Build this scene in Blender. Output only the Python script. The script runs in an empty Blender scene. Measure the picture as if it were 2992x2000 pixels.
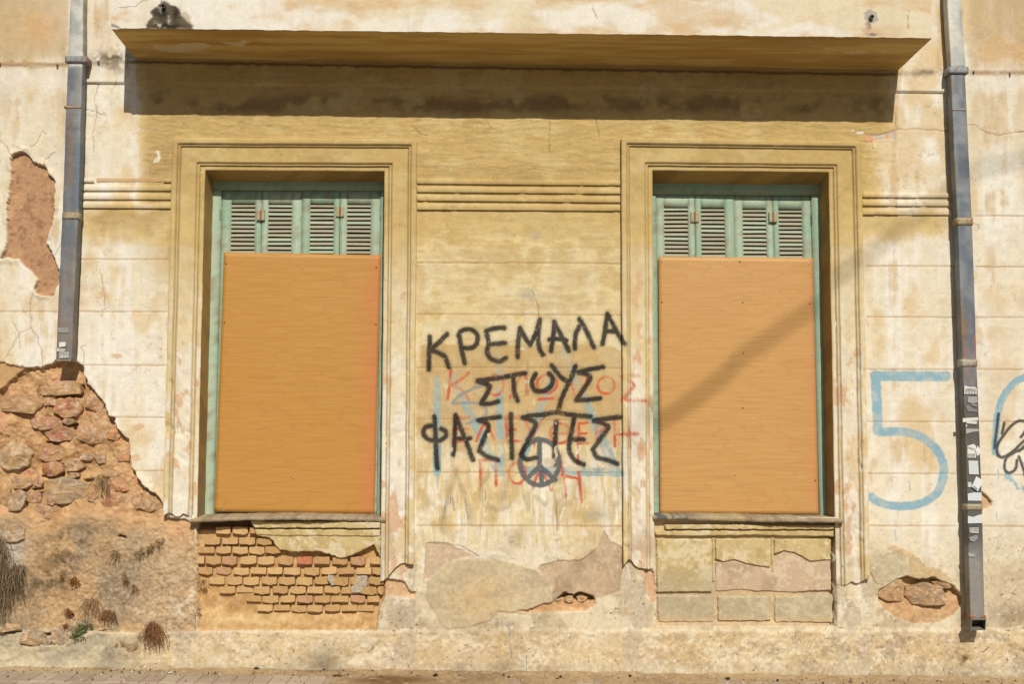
import bpy, bmesh, math, random
import numpy as np
from mathutils import Vector, Matrix

random.seed(11)
rng = np.random.RandomState(11)
scene = bpy.context.scene
C = scene.collection

# ------------------------------------------------------------------ camera
PITCH, YAW, DIST, EYE = math.radians(5.2), math.radians(1.3), 6.286, 1.40
cam_d = bpy.data.cameras.new('camera')
cam = bpy.data.objects.new('camera', cam_d)
C.objects.link(cam)
cam.location = (0, -DIST, EYE)
cam.rotation_euler = (math.pi / 2 + PITCH, 0, -YAW)
cam_d.lens, cam_d.sensor_width, cam_d.sensor_fit = 36.0, 36.0, 'HORIZONTAL'
cam_d.clip_start, cam_d.clip_end = 0.05, 2000
scene.camera = cam

# ------------------------------------------------------------------ light
SUN_EL, SUN_AZ = math.radians(39.5), math.radians(9.0)      # azimuth: to the right of the wall's normal
to_sun = Vector((math.sin(SUN_AZ) * math.cos(SUN_EL), -math.cos(SUN_AZ) * math.cos(SUN_EL), math.sin(SUN_EL)))
sun_d = bpy.data.lights.new('sun', 'SUN')
sun_d.energy, sun_d.angle, sun_d.color = 4.6, math.radians(0.53), (1.0, 0.945, 0.86)
sun = bpy.data.objects.new('sun', sun_d)
C.objects.link(sun)
sun.location = to_sun * 40
sun.rotation_euler = to_sun.to_track_quat('Z', 'Y').to_euler()
world = bpy.data.worlds.new('World')
scene.world = world
world.use_nodes = True
wn = world.node_tree
wn.nodes.clear()
sky = wn.nodes.new('ShaderNodeTexSky')
sky.sky_type = 'NISHITA'
sky.sun_disc = False
sky.sun_elevation = SUN_EL
sky.sun_rotation = math.atan2(to_sun.x, to_sun.y)
sky.air_density, sky.dust_density = 1.0, 1.5
bg = wn.nodes.new('ShaderNodeBackground')
bg.inputs['Strength'].default_value = 0.05
wo = wn.nodes.new('ShaderNodeOutputWorld')
wn.links.new(sky.outputs[0], bg.inputs[0])
wn.links.new(bg.outputs[0], wo.inputs[0])
scene.view_settings.view_transform = 'Standard'
scene.view_settings.look = 'None'
scene.view_settings.exposure = 0.0
scene.view_settings.gamma = 1.0
scene.view_settings.use_curve_mapping = False
LIT = 1.42          # how much brighter a sunlit wall reads than its base colour

# ------------------------------------------------------------------ image pixels -> metres on the facade, through the camera
# positions were read off in image pixels (about 476 to the metre); W turns a pixel, cast through the camera onto a plane
# that lies d metres in front of the wall, into scene metres
f_ = np.array([math.sin(YAW) * math.cos(PITCH), math.cos(YAW) * math.cos(PITCH), math.sin(PITCH)])
r_ = np.array([math.cos(YAW), -math.sin(YAW), 0.0])
u_ = np.cross(r_, f_)
FOC = 2992.0


def W(u, v, d=0.0):
    a, b = (np.asarray(u, float) - 1496) / FOC, (1000 - np.asarray(v, float)) / FOC
    dx, dy, dz = (r_[i] * a + u_[i] * b + f_[i] for i in range(3))
    t = (DIST - d) / dy
    return t * dx, EYE + t * dz


def UV(x, z, d=0.0):
    p = [np.asarray(x, float), np.full(np.shape(x), DIST - d), np.asarray(z, float) - EYE]
    k = sum(p[i] * f_[i] for i in range(3))
    return (1496 + FOC * sum(p[i] * r_[i] for i in range(3)) / k, 1000 - FOC * sum(p[i] * u_[i] for i in range(3)) / k)


def P3(u, v, d=0.0):
    x, z = W(u, v, d)
    return Vector((float(x), -d, float(z)))


CROP = {'A': (0, 0, 2.24), 'B': (0, 600, 2.24), 'C': (0, 1250, 2.091), 'D': (500, 350, 2.412), 'E': (500, 1300, 2.24),
         'F': (1150, 850, 2.24), 'G': (1150, 1450, 2.851), 'H': (1150, 0, 2.24), 'I': (1850, 350, 2.412),
         'J': (1850, 950, 2.412), 'K': (1850, 1450, 2.851), 'L': (2400, 0, 2.24), 'M': (2400, 600, 2.24),
         'N': (2400, 1250, 2.091), 'P': (2780, 1100, 3.137), 'Q': (0, 0, 1 / 1.2754)}  # image crops: left edge, top edge, zoom


def S(k, *xy):                                    # image pixels from points read off one zoomed crop
    ox, oy, s = CROP[k]
    a = np.array(xy, float).reshape(-1, 2) / s
    a[:, 0] += ox
    a[:, 1] += oy
    return a


def J(*arrs):
    return np.concatenate(arrs)


# ------------------------------------------------------------------ noise and distance fields
_T = rng.rand(16, 256, 256).astype(np.float32)


def vn(x, y, s):
    xi, yi = np.floor(x).astype(np.int32), np.floor(y).astype(np.int32)
    fx, fy = (x - xi).astype(np.float32), (y - yi).astype(np.float32)
    fx, fy = fx * fx * (3 - 2 * fx), fy * fy * (3 - 2 * fy)
    T = _T[s % 16].ravel()
    x0, x1, y0, y1 = xi & 255, (xi + 1) & 255, yi & 255, (yi + 1) & 255
    x0, x1 = x0 << 8, x1 << 8
    a, b = T[x0 | y0], T[x0 | y1]
    a += (T[x1 | y0] - a) * fx
    b += (T[x1 | y1] - b) * fx
    return a + (b - a) * fy


def fbm(u, v, su, sv=None, o=4, s=0):
    sv = sv or su
    r, a, t = 0, 1.0, 0
    for k in range(o):
        r = r + a * vn(u / su * 2 ** k + 17.3 * s + 5.1 * k, v / sv * 2 ** k + 9.7 * s + 3.3 * k, s + k)
        t += a
        a *= 0.55
    return r / t


def ss(a, b, x):
    t = np.clip((x - a) / (b - a), 0, 1)
    return t * t * (3 - 2 * t)


def seg_d(U, V, a, b):
    d = b - a
    L = max(float(d @ d), 1e-9)
    t = np.clip(((U - a[0]) * d[0] + (V - a[1]) * d[1]) / L, 0, 1)
    return np.hypot(U - a[0] - t * d[0], V - a[1] - t * d[1])


def line_d(U, V, pts, m=40):                       # distance to a polyline
    out = np.full(U.shape, 1e3, np.float32)
    lo, hi = pts.min(0) - m, pts.max(0) + m
    k = np.nonzero((U > lo[0]) & (U < hi[0]) & (V > lo[1]) & (V < hi[1]))[0]
    if len(k):
        u, v = U[k], V[k]
        r = np.full(u.shape, 1e3)
        for a, b in zip(pts[:-1], pts[1:]):
            r = np.minimum(r, seg_d(u, v, a, b))
        out[k] = r
    return out


def poly_d(U, V, pts, m=40):                       # signed distance to a closed outline, negative inside
    out = np.full(U.shape, 1e3, np.float32)
    lo, hi = pts.min(0) - m, pts.max(0) + m
    k = np.nonzero((U > lo[0]) & (U < hi[0]) & (V > lo[1]) & (V < hi[1]))[0]
    if len(k):
        u, v = U[k], V[k]
        r = np.full(u.shape, 1e3)
        ins = np.zeros(u.shape, bool)
        q = np.roll(pts, -1, 0)
        for a, b in zip(pts, q):
            r = np.minimum(r, seg_d(u, v, a, b))
            c = (a[1] > v) != (b[1] > v)
            with np.errstate(divide='ignore', invalid='ignore'):
                ins ^= c & (u < (b[0] - a[0]) * (v - a[1]) / (b[1] - a[1]) + a[0])
        out[k] = np.where(ins, -r, r)
    return out


def smooth_line(p, n=6):                           # Catmull-Rom through the points
    p = np.asarray(p, float)
    if len(p) < 3:
        return p
    q = np.vstack([2 * p[0] - p[1], p, 2 * p[-1] - p[-2]])
    o = []
    for i in range(1, len(q) - 2):
        a, b, c, d = q[i - 1:i + 3]
        for t in np.linspace(0, 1, n, endpoint=False):
            o.append(0.5 * (2 * b + (c - a) * t + (2 * a - 5 * b + 4 * c - d) * t * t + (3 * b - a - 3 * c + d) * t ** 3))
    o.append(p[-1])
    return np.array(o)


def ell(cx, cy, rx, ry, n=20, a0=0, a1=360):
    t = np.radians(np.linspace(a0, a1, n))
    return np.stack([cx + rx * np.cos(t), cy + ry * np.sin(t)], 1)


def lin(r, g, b):
    c = np.array([r, g, b]) / 255.0
    return np.where(c < 0.04045, c / 12.92, ((c + 0.055) / 1.055) ** 2.4)


def alb(r, g, b):                                  # base colour of a surface that reads (r,g,b) in full sun
    return np.clip(lin(r, g, b) / LIT, 0.004, 0.86)


# ------------------------------------------------------------------ outlines traced in image pixels
LOSS_UP = J(S('A', 75, 1020, 120, 1000, 165, 990, 215, 1060, 290, 1090, 355, 1180, 350, 1240, 355, 1340, 345, 1440),
            S('B', 345, 40, 355, 95, 330, 150, 300, 250, 350, 350, 380, 430, 385, 500, 355, 600, 300, 590, 230, 570, 225, 540, 250, 480,
              180, 420, 120, 350, 5, 345, 40, 260, 50, 100, 50, 0), S('A', 45, 1400, 70, 1180))
LOSS_LOW = J(S('B', -900, 1150, 0, 1200, 70, 1140, 150, 1065, 300, 1055, 370, 1030, 480, 1020, 545, 1060, 545, 1105, 575, 1170, 650, 1260,
               690, 1330, 715, 1390, 745, 1400, 770, 1470, 835, 1530),
             S('C', 790, 110, 800, 240, 870, 350, 930, 390, 985, 440, 1000, 500, 1020, 545, 1170, 570, 1195, 590, 1195, 1240,
               900, 1260, 560, 1240, 440, 1290, 330, 1330, 150, 1340, 60, 1400, -900, 1400))
SCRATCH = S('B', -400, 1030, 10, 1025, 60, 1050, 150, 1060, 70, 1145, 0, 1205, -400, 1200)
NICHE1 = S('E', 165, 440, 1395, 440, 1395, 1000, 1352, 1090, 1350, 1215, 180, 1215, 165, 1000)
NICHE2 = S('K', 178, 200, 1692, 200, 1692, 1088, 200, 1088)
PEEL1 = S('G', 275, 400, 350, 385, 440, 395, 520, 430, 600, 445, 680, 480, 715, 515, 650, 510, 560, 520, 480, 545, 380, 610, 300, 690,
          245, 710, 250, 460)
PEEL2 = S('G', 1365, 540, 1450, 545, 1560, 540, 1640, 480, 1700, 430, 1750, 290, 1800, 370, 1905, 430, 1905, 600, 1880, 800, 1660, 870,
          1600, 950, 1390, 930, 1320, 880, 1330, 780, 1280, 700, 1200, 620, 1230, 580, 1300, 560)
REPAIR = S('G', 265, 850, 280, 720, 340, 650, 450, 570, 560, 520, 720, 540, 830, 520, 1000, 560, 1180, 620, 1280, 680, 1320, 780, 1310, 890,
           1180, 930, 1080, 990, 860, 970, 800, 1040, 640, 1090, 480, 1110, 400, 1080, 330, 940)
HOLE_MID = S('G', 1360, 860, 1435, 805, 1510, 835, 1540, 805, 1660, 840, 1675, 872, 1560, 880, 1500, 872, 1440, 860)
HOLE_MUD = S('G', 1385, 870, 1440, 835, 1660, 850, 1690, 900, 1600, 960, 1390, 965, 1250, 970, 1000, 975, 1180, 935, 1260, 905)
HOLE_R = S('N', 350, 995, 430, 950, 520, 912, 600, 935, 690, 918, 740, 950, 800, 960, 835, 1000, 872, 1035, 870, 1080, 800, 1150, 720, 1190,
           560, 1200, 450, 1160, 380, 1100, 355, 1060)
GREY_R = S('N', 340, 850, 400, 770, 480, 755, 520, 800, 530, 880, 440, 940, 350, 975)
TAN_R = S('N', 400, 740, 440, 720, 560, 770, 640, 850, 730, 870, 800, 940, 740, 950, 690, 915, 600, 935, 540, 905, 530, 800)
CHIP_TOP = S('L', 285, 880, 380, 880, 485, 848, 485, 920, 450, 905, 330, 928, 295, 910)
PINK_W1 = S('E', 1395, 850, 1430, 885, 1530, 900, 1560, 960, 1600, 970, 1595, 1010, 1450, 990, 1395, 1000)
PINK_W2 = S('K', 105, 540, 170, 640, 195, 800, 195, 870, 150, 900, 100, 780, 95, 640)
PIPE_HOLE = S('P', 275, 1065, 320, 1090, 350, 1125, 372, 1150, 365, 1190, 330, 1215, 275, 1210)
CRACKS = [S('A', 0, 920, 40, 960, 60, 1000, 90, 1030), S('A', 165, 985, 180, 1010, 195, 1040), S('A', 728, 70, 800, 45, 880, 40, 960, 0),
          S('A', 200, 960, 250, 935, 255, 900, 280, 860, 300, 880), S('A', 100, 960, 160, 985), S('A', 290, 1090, 300, 1040, 350, 1000),
          S('B', 250, 480, 220, 560, 195, 650, 205, 800, 240, 870, 270, 950, 285, 1050), S('B', 345, 350, 370, 300, 395, 260),
          S('B', 205, 800, 130, 840, 60, 950, 20, 1030), S('B', 80, 760, 120, 840, 130, 940),
          S('B', 655, 420, 680, 560, 685, 680), S('B', 545, 1050, 550, 960, 530, 930, 560, 915), S('A', 560, 710, 610, 730, 640, 740, 690, 760),
          S('A', 640, 560, 620, 640, 630, 740, 610, 900, 610, 1000), S('F', 900, 0, 945, 80, 950, 180), S('F', 870, 460, 880, 500, 860, 700),
          S('F', 1040, 1280, 1070, 1400, 1075, 1568), S('G', 1335, 0, 1360, 150, 1365, 400), S('G', 275, 395, 440, 395, 600, 440, 715, 505),
          S('G', 860, 965, 1080, 990, 1180, 930, 1310, 895), S('G', 650, 1085, 760, 1060, 805, 1040), S('G', 1365, 540, 1560, 540, 1640, 490),
          S('G', 1200, 620, 1230, 580, 1300, 560), S('L', 955, 825, 1000, 815, 1060, 860, 1150, 890, 1220, 880, 1326, 858),
          S('L', 455, 700, 485, 760, 490, 850, 620, 845, 720, 850, 830, 860), S('L', 985, 1455, 1020, 1470, 1030, 1500, 1010, 1515),
          S('N', 290, 880, 315, 930, 350, 965), S('N', 430, 950, 520, 912, 600, 940, 690, 915, 740, 950, 800, 970),
          S('P', 280, 1065, 345, 1115, 370, 1185), S('H', 115, 820, 165, 870, 230, 890), S('H', 1320, 770, 1340, 860, 1355, 910),
          S('H', 1020, 800, 1020, 990), S('H', 610, 790, 640, 840), S('K', 690, 525, 750, 550, 850, 535, 950, 570, 1060, 585, 1150, 600),
          S('K', 1180, 490, 1260, 460, 1360, 480, 1480, 550, 1600, 540, 1655, 535), S('C', 120, 1350, 170, 1180, 180, 1090),
          S('C', 480, 1000, 560, 1010, 620, 1040), S('E', 1140, 1400, 1160, 1385, 1190, 1392), S('L', 250, 920, 330, 930, 340, 980),
          S('Q', 2230, 1400, 2215, 1330), S('K', 1965, 560, 1975, 640, 2030, 740, 2090, 740), S('G', 100, 1410, 150, 1400)]
JOINTS = [(1216, 1817, [768, 919, 1075, 1227, 1381, 1537]), (232, 500, [758, 911, 1068, 1220, 1376]),
          (2530, 2792, [778, 927, 1080, 1233, 1385, 1538]), (2850, 3600, [631, 780, 928, 1080, 1233, 1389, 1539]), (-600, 168, [908])]
# grooves are scored on slightly leaning lines
PANEL_ALL = NICHE2

WIN = [dict(ti=[(576, 1516), (599.5, 498), (1124, 501), (1112, 1690)], to=[(481, 1505), (509, 408), (1219, 412), (1210, 1640)],
            back=[(600, 1506), (624.5, 531), (1122, 533), (1110, 1506)]),
       dict(ti=[(1911, 1668), (1906, 498.4), (2421, 504), (2443, 1700)], to=[(1820, 1645), (1813, 407), (2510, 418), (2537, 1690)],
            back=[(1912, 1508), (1908, 538), (2393, 541), (2412, 1508)])]

# spray paint and brush letters, as stroke centre lines
BLACK = [(235, 300, 238, 340, 232, 420, 230, 515), (350, 285, 300, 335, 240, 388), (240, 390, 290, 405, 335, 435, 362, 500),
         (430, 295, 440, 360, 455, 430, 465, 475), (425, 295, 445, 262, 500, 253, 545, 285, 545, 340, 510, 375, 455, 375),
         (725, 243, 660, 246, 605, 264), (612, 290, 622, 345, 612, 400, 635, 445, 690, 463, 735, 440), (640, 350, 730, 342),
         (812, 435, 815, 340, 828, 245), (828, 245, 855, 300, 895, 355), (895, 355, 930, 280, 957, 190), (957, 190, 945, 300, 955, 380, 978, 420),
         (1030, 395, 1045, 300, 1052, 205), (1052, 205, 1090, 280, 1148, 395), (1020, 320, 1075, 315, 1130, 325),
         (1185, 380, 1190, 290, 1215, 235), (1215, 185, 1255, 250, 1310, 370), (1368, 350, 1385, 250, 1400, 150), (1400, 150, 1450, 250, 1508, 350),
         (1385, 265, 1460, 268), (550, 590, 630, 580, 710, 570), (550, 595, 625, 620, 615, 665, 575, 735), (575, 738, 630, 742, 685, 725),
         (730, 565, 800, 550, 860, 540), (785, 560, 790, 660, 812, 720), (930, 545, 905, 600, 925, 652, 980, 658, 1030, 625, 1040, 575, 1018, 542),
         (1035, 490, 1090, 560, 1150, 605), (1190, 495, 1160, 580, 1110, 680, 1075, 790), (1370, 500, 1290, 515, 1210, 535),
         (1210, 537, 1270, 550, 1285, 580, 1240, 650, 1195, 718), (1195, 718, 1270, 715, 1350, 705), (268, 825, 275, 950, 280, 1080, 287, 1165),
         (270, 885, 215, 892, 195, 930, 220, 970, 290, 985, 340, 955, 340, 920, 312, 905), (392, 1075, 400, 950, 405, 815),
         (405, 815, 440, 900, 480, 1000, 520, 1110), (400, 968, 500, 968), (695, 828, 620, 838, 555, 850),
         (555, 850, 605, 865, 620, 900, 590, 970, 560, 1050), (560, 1050, 610, 1085, 685, 1110), (768, 810, 770, 950, 775, 1095),
         (970, 815, 900, 818, 845, 830), (845, 832, 900, 850, 930, 880, 880, 980, 835, 1070), (835, 1075, 870, 1105, 930, 1095),
         (970, 815, 1060, 798, 1150, 812, 1290, 825), (1065, 860, 1060, 960, 1050, 1140), (1185, 815, 1170, 900, 1155, 970, 1150, 1050, 1185, 1110, 1245, 1140),
         (1155, 975, 1245, 975), (1480, 828, 1400, 838, 1310, 850), (1310, 852, 1370, 870, 1405, 895, 1360, 960, 1305, 1040),
         (1305, 1042, 1330, 1090, 1400, 1110, 1465, 1135)]
RED = [(375, 520, 365, 620, 355, 710), (490, 540, 430, 590, 380, 620), (380, 620, 450, 650, 490, 710), (760, 700, 850, 540, 880, 680),
       (950, 712, 1045, 705), (1160, 600, 1190, 690, 1240, 660, 1270, 560), (1605, 555, 1490, 562), (1490, 562, 1560, 610, 1560, 640, 1485, 718),
       (1485, 720, 1650, 722), (495, 830, 420, 830), (415, 835, 398, 900, 395, 990), (395, 990, 480, 985), (400, 910, 490, 905), (540, 985, 600, 870, 655, 975),
       (820, 825, 735, 830), (738, 830, 740, 980), (740, 982, 830, 985), (740, 915, 800, 910), (860, 850, 910, 930, 985, 830), (915, 930, 920, 1010),
       (1045, 935, 1130, 935), (1270, 865, 1215, 870), (1213, 870, 1210, 1000), (1210, 1002, 1275, 1000), (1215, 935, 1260, 935),
       (1330, 970, 1335, 860, 1385, 890, 1345, 930), (1445, 850, 1450, 1020), (1530, 860, 1545, 1015), (1450, 940, 1595, 938),
       (565, 1110, 572, 1270), (560, 1110, 680, 1110), (668, 1110, 672, 1270), (910, 1300, 960, 1180, 1035, 1310), (1090, 1100, 1110, 1200, 1130, 1340),
       (1205, 1080, 1215, 1220, 1232, 1370), (1100, 1210, 1220, 1235)]
RED_O = [(665, 620, 55, 65), (1005, 610, 65, 60), (1390, 620, 55, 55), (1090, 935, 65, 65), (810, 1195, 55, 70)]
BLUE_F = [(285, 585, 285, 1190, 27), (690, 400, 700, 1190, 26), (385, 560, 685, 1185, 30), (1110, 400, 850, 1080, 28), (1110, 400, 1460, 1190, 32),
          (850, 1175, 1480, 1192, 26)]


def polyline(k, t):
    return smooth_line(S(k, *t))


def paint_layers(U, V, c):
    wu = (fbm(U, V, 9, o=2, s=3) - .5) * 3.2
    wv = (fbm(U, V, 9, o=2, s=8) - .5) * 3.2
    u, v = U + wu, V + wv
    gr = fbm(U, V, 5, o=2, s=4)
    wear = fbm(U, V, 26, o=3, s=9)
    # pale blue brush letters
    d = np.full(U.shape, 1e3, np.float32)
    for x0, y0, x1, y1, w in BLUE_F:
        d = np.minimum(d, line_d(u, v, S('F', x0, y0, x1, y1)) - w / 2.24)
    m = ss(1.5, -1.5, d) * (0.25 + 0.6 * ss(.42, .62, wear))
    c = mix(c, alb(165, 192, 190), m)
    # tan coat rolled over part of the old letters
    d = poly_d(u + wu * 2, v + wv * 2, S('F', 185, 352, 1440, 362, 1492, 400, 1490, 900, 1480, 1000, 600, 1010, 400, 1190, 150, 1300, 150, 700))
    m = ss(5, -3, d) * (0.62 + 0.22 * ss(.35, .6, fbm(U, V, 90, 40, o=3, s=5))) * ss(1420, 1240, V + 60 * wear)
    c = mix(c, alb(206, 172, 116), m)
    d = np.full(U.shape, 1e3, np.float32)
    for x0, y0, x1, y1, w in BLUE_F:
        d = np.minimum(d, line_d(u, v, S('F', x0, y0, x1, y1)) - w / 2.24)
    c = mix(c, alb(160, 188, 186), ss(1.5, -1.5, d) * (0.22 + 0.5 * ss(1060, 1230, V)) * ss(.3, .6, wear + .1))
    d = np.full(U.shape, 1e3, np.float32)                       # red brush letters
    for t in RED:
        d = np.minimum(d, line_d(u, v, polyline('F', t)))
    for cx, cy, rx, ry in RED_O:
        d = np.minimum(d, line_d(u, v, S('F', *ell(cx, cy, rx, ry).ravel())))
    old = ss(1545, 1500, U) * ss(1090, 1120, V) * 0
    c = mix(c, alb(214, 100, 66), ss(5.6, 3.2, d) * (0.42 + 0.5 * ss(.35, .6, wear)))
    for k, (x0, y0, x1, y1) in enumerate([(565, 1260, 570, 1290), (1128, 1330, 1130, 1355), (1230, 1360, 1231, 1392), (1203, 1000, 1204, 1035),
                                         (920, 1000, 921, 1030), (670, 1260, 671, 1285), (1545, 1010, 1546, 1030)]):
        c = mix(c, alb(205, 85, 55), ss(2.6, 1.2, line_d(U, V, S('F', x0, y0, x1, y1))) * .8)
    # faint old grey letters and drips low on the panel
    for t in [(410, 1180, 375, 1300, 330, 1450, 322, 1560), (400, 1180, 450, 1300, 490, 1420, 490, 1520), (620, 1210, 570, 1290, 590, 1400, 680, 1435, 760, 1410),
              (880, 1330, 880, 1440), (930, 1350, 990, 1400)]:
        c = mix(c, alb(165, 150, 118), ss(11, 3, line_d(u, v, polyline('F', t))) * (.25 + .35 * wear))
    for t in [(375, 1350, 372, 1400), (385, 1350, 398, 1440), (340, 1400, 326, 1500), (470, 1380, 490, 1500), (600, 1310, 600, 1370)]:
        c = mix(c, alb(95, 88, 78), ss(1.8, .8, line_d(u, v, S('F', *t))) * .7)
    for t in [(720, 1190, 735, 1400), (850, 1330, 858, 1380), (290, 1200, 292, 1280), (440, 1480, 446, 1530)]:
        c = mix(c, alb(150, 185, 195), ss(1.8, .6, line_d(u, v, S('F', *t))) * .8)
    for t in [(1095, 750, 1093, 840), (1075, 880, 1062, 920), (880, 870, 885, 915), (900, 1040, 910, 1105), (960, 1060, 972, 1240), (1290, 765, 1296, 785),
              (330, 760, 330, 855), (1105, 1330, 1106, 1440), (975, 1260, 980, 1350), (805, 800, 808, 840)]:
        c = mix(c, alb(112, 142, 165), ss(1.9, .7, line_d(u, v, S('G', *t))) * .75)
    d = np.full(U.shape, 1e3, np.float32)                       # grey spray: hook and peace sign
    for t in [(600, 625, 520, 640, 430, 690, 385, 735), (385, 738, 470, 735, 560, 740, 605, 780, 590, 830, 480, 870)]:
        d = np.minimum(d, line_d(u, v, polyline('F', t)) + 1.5)
    c = mix(c, alb(140, 148, 150), ss(9, 3, d) * .72)
    d = line_d(u, v, S('F', *ell(957, 1125, 128, 150, 28).ravel()))
    for t in [(955, 975, 955, 1150), (955, 1150, 870, 1235), (955, 1150, 1060, 1240), (962, 1150, 970, 1258)]:
        d = np.minimum(d, line_d(u, v, S('F', *t)))
    c = mix(c, alb(102, 106, 108), ss(9.6, 5.6, d + 2 * (gr - .5)) * .95)
    d = np.full(U.shape, 1e3, np.float32)                       # black spray
    for t in BLACK:
        d = np.minimum(d, line_d(U, V, polyline('F', t)))
    c = mix(c, alb(90, 84, 76), ss(17, 7, d + 5 * (gr - .5)) * .22)
    c = mix(c, alb(42, 40, 39), ss(9.8, 4.6, d + 3 * (gr - .5)) * (.86 + .12 * wear))
    chips = [(620, 945, 14, 12), (378, 1040, 12, 14), (1060, 870, 5, 12), (1063, 1060, 10, 45), (1020, 1120, 40, 28), (870, 595, 18, 10), (1180, 1165, 55, 18),
             (395, 1140, 20, 12), (850, 385, 14, 18), (340, 625, 14, 14), (915, 735, 8, 22)]
    for cx, cy, rx, ry in chips:
        p = S('F', *ell(cx, cy, rx, ry, 12).ravel())
        c = mix(c, alb(222, 208, 178), ss(1.5, -1, poly_d(u + wu * 2, v + wv * 2, p)) * .9)
    # the blue 5 and the rest of the number to the right
    d = np.minimum(line_d(u, v, S('M', 352, 1118, 815, 1122)) - 15, line_d(u, v, S('M', 355, 1118, 370, 1480)) - 14.5)
    b5 = smooth_line(J(S('N', 355, 30, 480, 25, 600, 52, 700, 130, 745, 220, 745, 300, 715, 390, 650, 445, 560, 477, 450, 480, 370, 465, 305, 425)))
    d = np.minimum(d, line_d(u, v, b5) - 12.5)
    b6 = smooth_line(J(S('M', 1430, 1120, 1326, 1130, 1240, 1185, 1180, 1280, 1150, 1400, 1145, 1500), S('N', 1065, 150, 1140, 300, 1238, 390, 1400, 440)))
    d6 = line_d(u, v, b6) - 10.5
    d = np.minimum(d, np.where(V > 1330, d6 + 14 * ss(.4, .6, wear) - 2, d6))
    c = mix(c, alb(150, 188, 202), ss(1.6, -1.6, d + 1.8 * (gr - .5)) * (.72 + .25 * ss(.3, .55, wear)))
    for t in [(540, 330, 542, 385), (448, 630, 458, 690), (1080, 260, 1081, 310), (1072, 520, 1072, 570)]:
        c = mix(c, alb(150, 188, 202), ss(2.2, .8, line_d(u, v, S('N', *t))) * .8)
    d = np.full(U.shape, 1e3, np.float32)
    for t in [(432, 345, 415, 500, 395, 660), (485, 430, 465, 530), (640, 560, 680, 500, 690, 430, 640, 410, 590, 425, 520, 490, 430, 620, 420, 700, 460, 745, 540, 710, 620, 640, 700, 560),
              (700, 640, 640, 670, 560, 710, 500, 760, 490, 850, 530, 888, 590, 850, 602, 770), (620, 740, 665, 860, 690, 960), (620, 690, 700, 620, 760, 640)]:
        d = np.minimum(d, line_d(U, V, polyline('P', t)))
    c = mix(c, alb(58, 56, 54), ss(6.2, 2.8, d + 2 * (gr - .5)) * .9)
    return c


def mix(c, col, m):
    return c + (np.asarray(col)[None, :] - c) * m[:, None]


def box_m(u, v, u0, u1, v0, v1, s):
    return ss(u0 - s, u0 + s, u) * ss(u1 + s, u1 - s, u) * ss(v0 - s, v0 + s, v) * ss(v1 + s, v1 - s, v)


def blob(u, v, cu, cv, ru, rv, k=1.0):
    return np.exp(-(((u - cu) / ru) ** 2 + ((v - cv) / rv) ** 2) * k)


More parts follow.
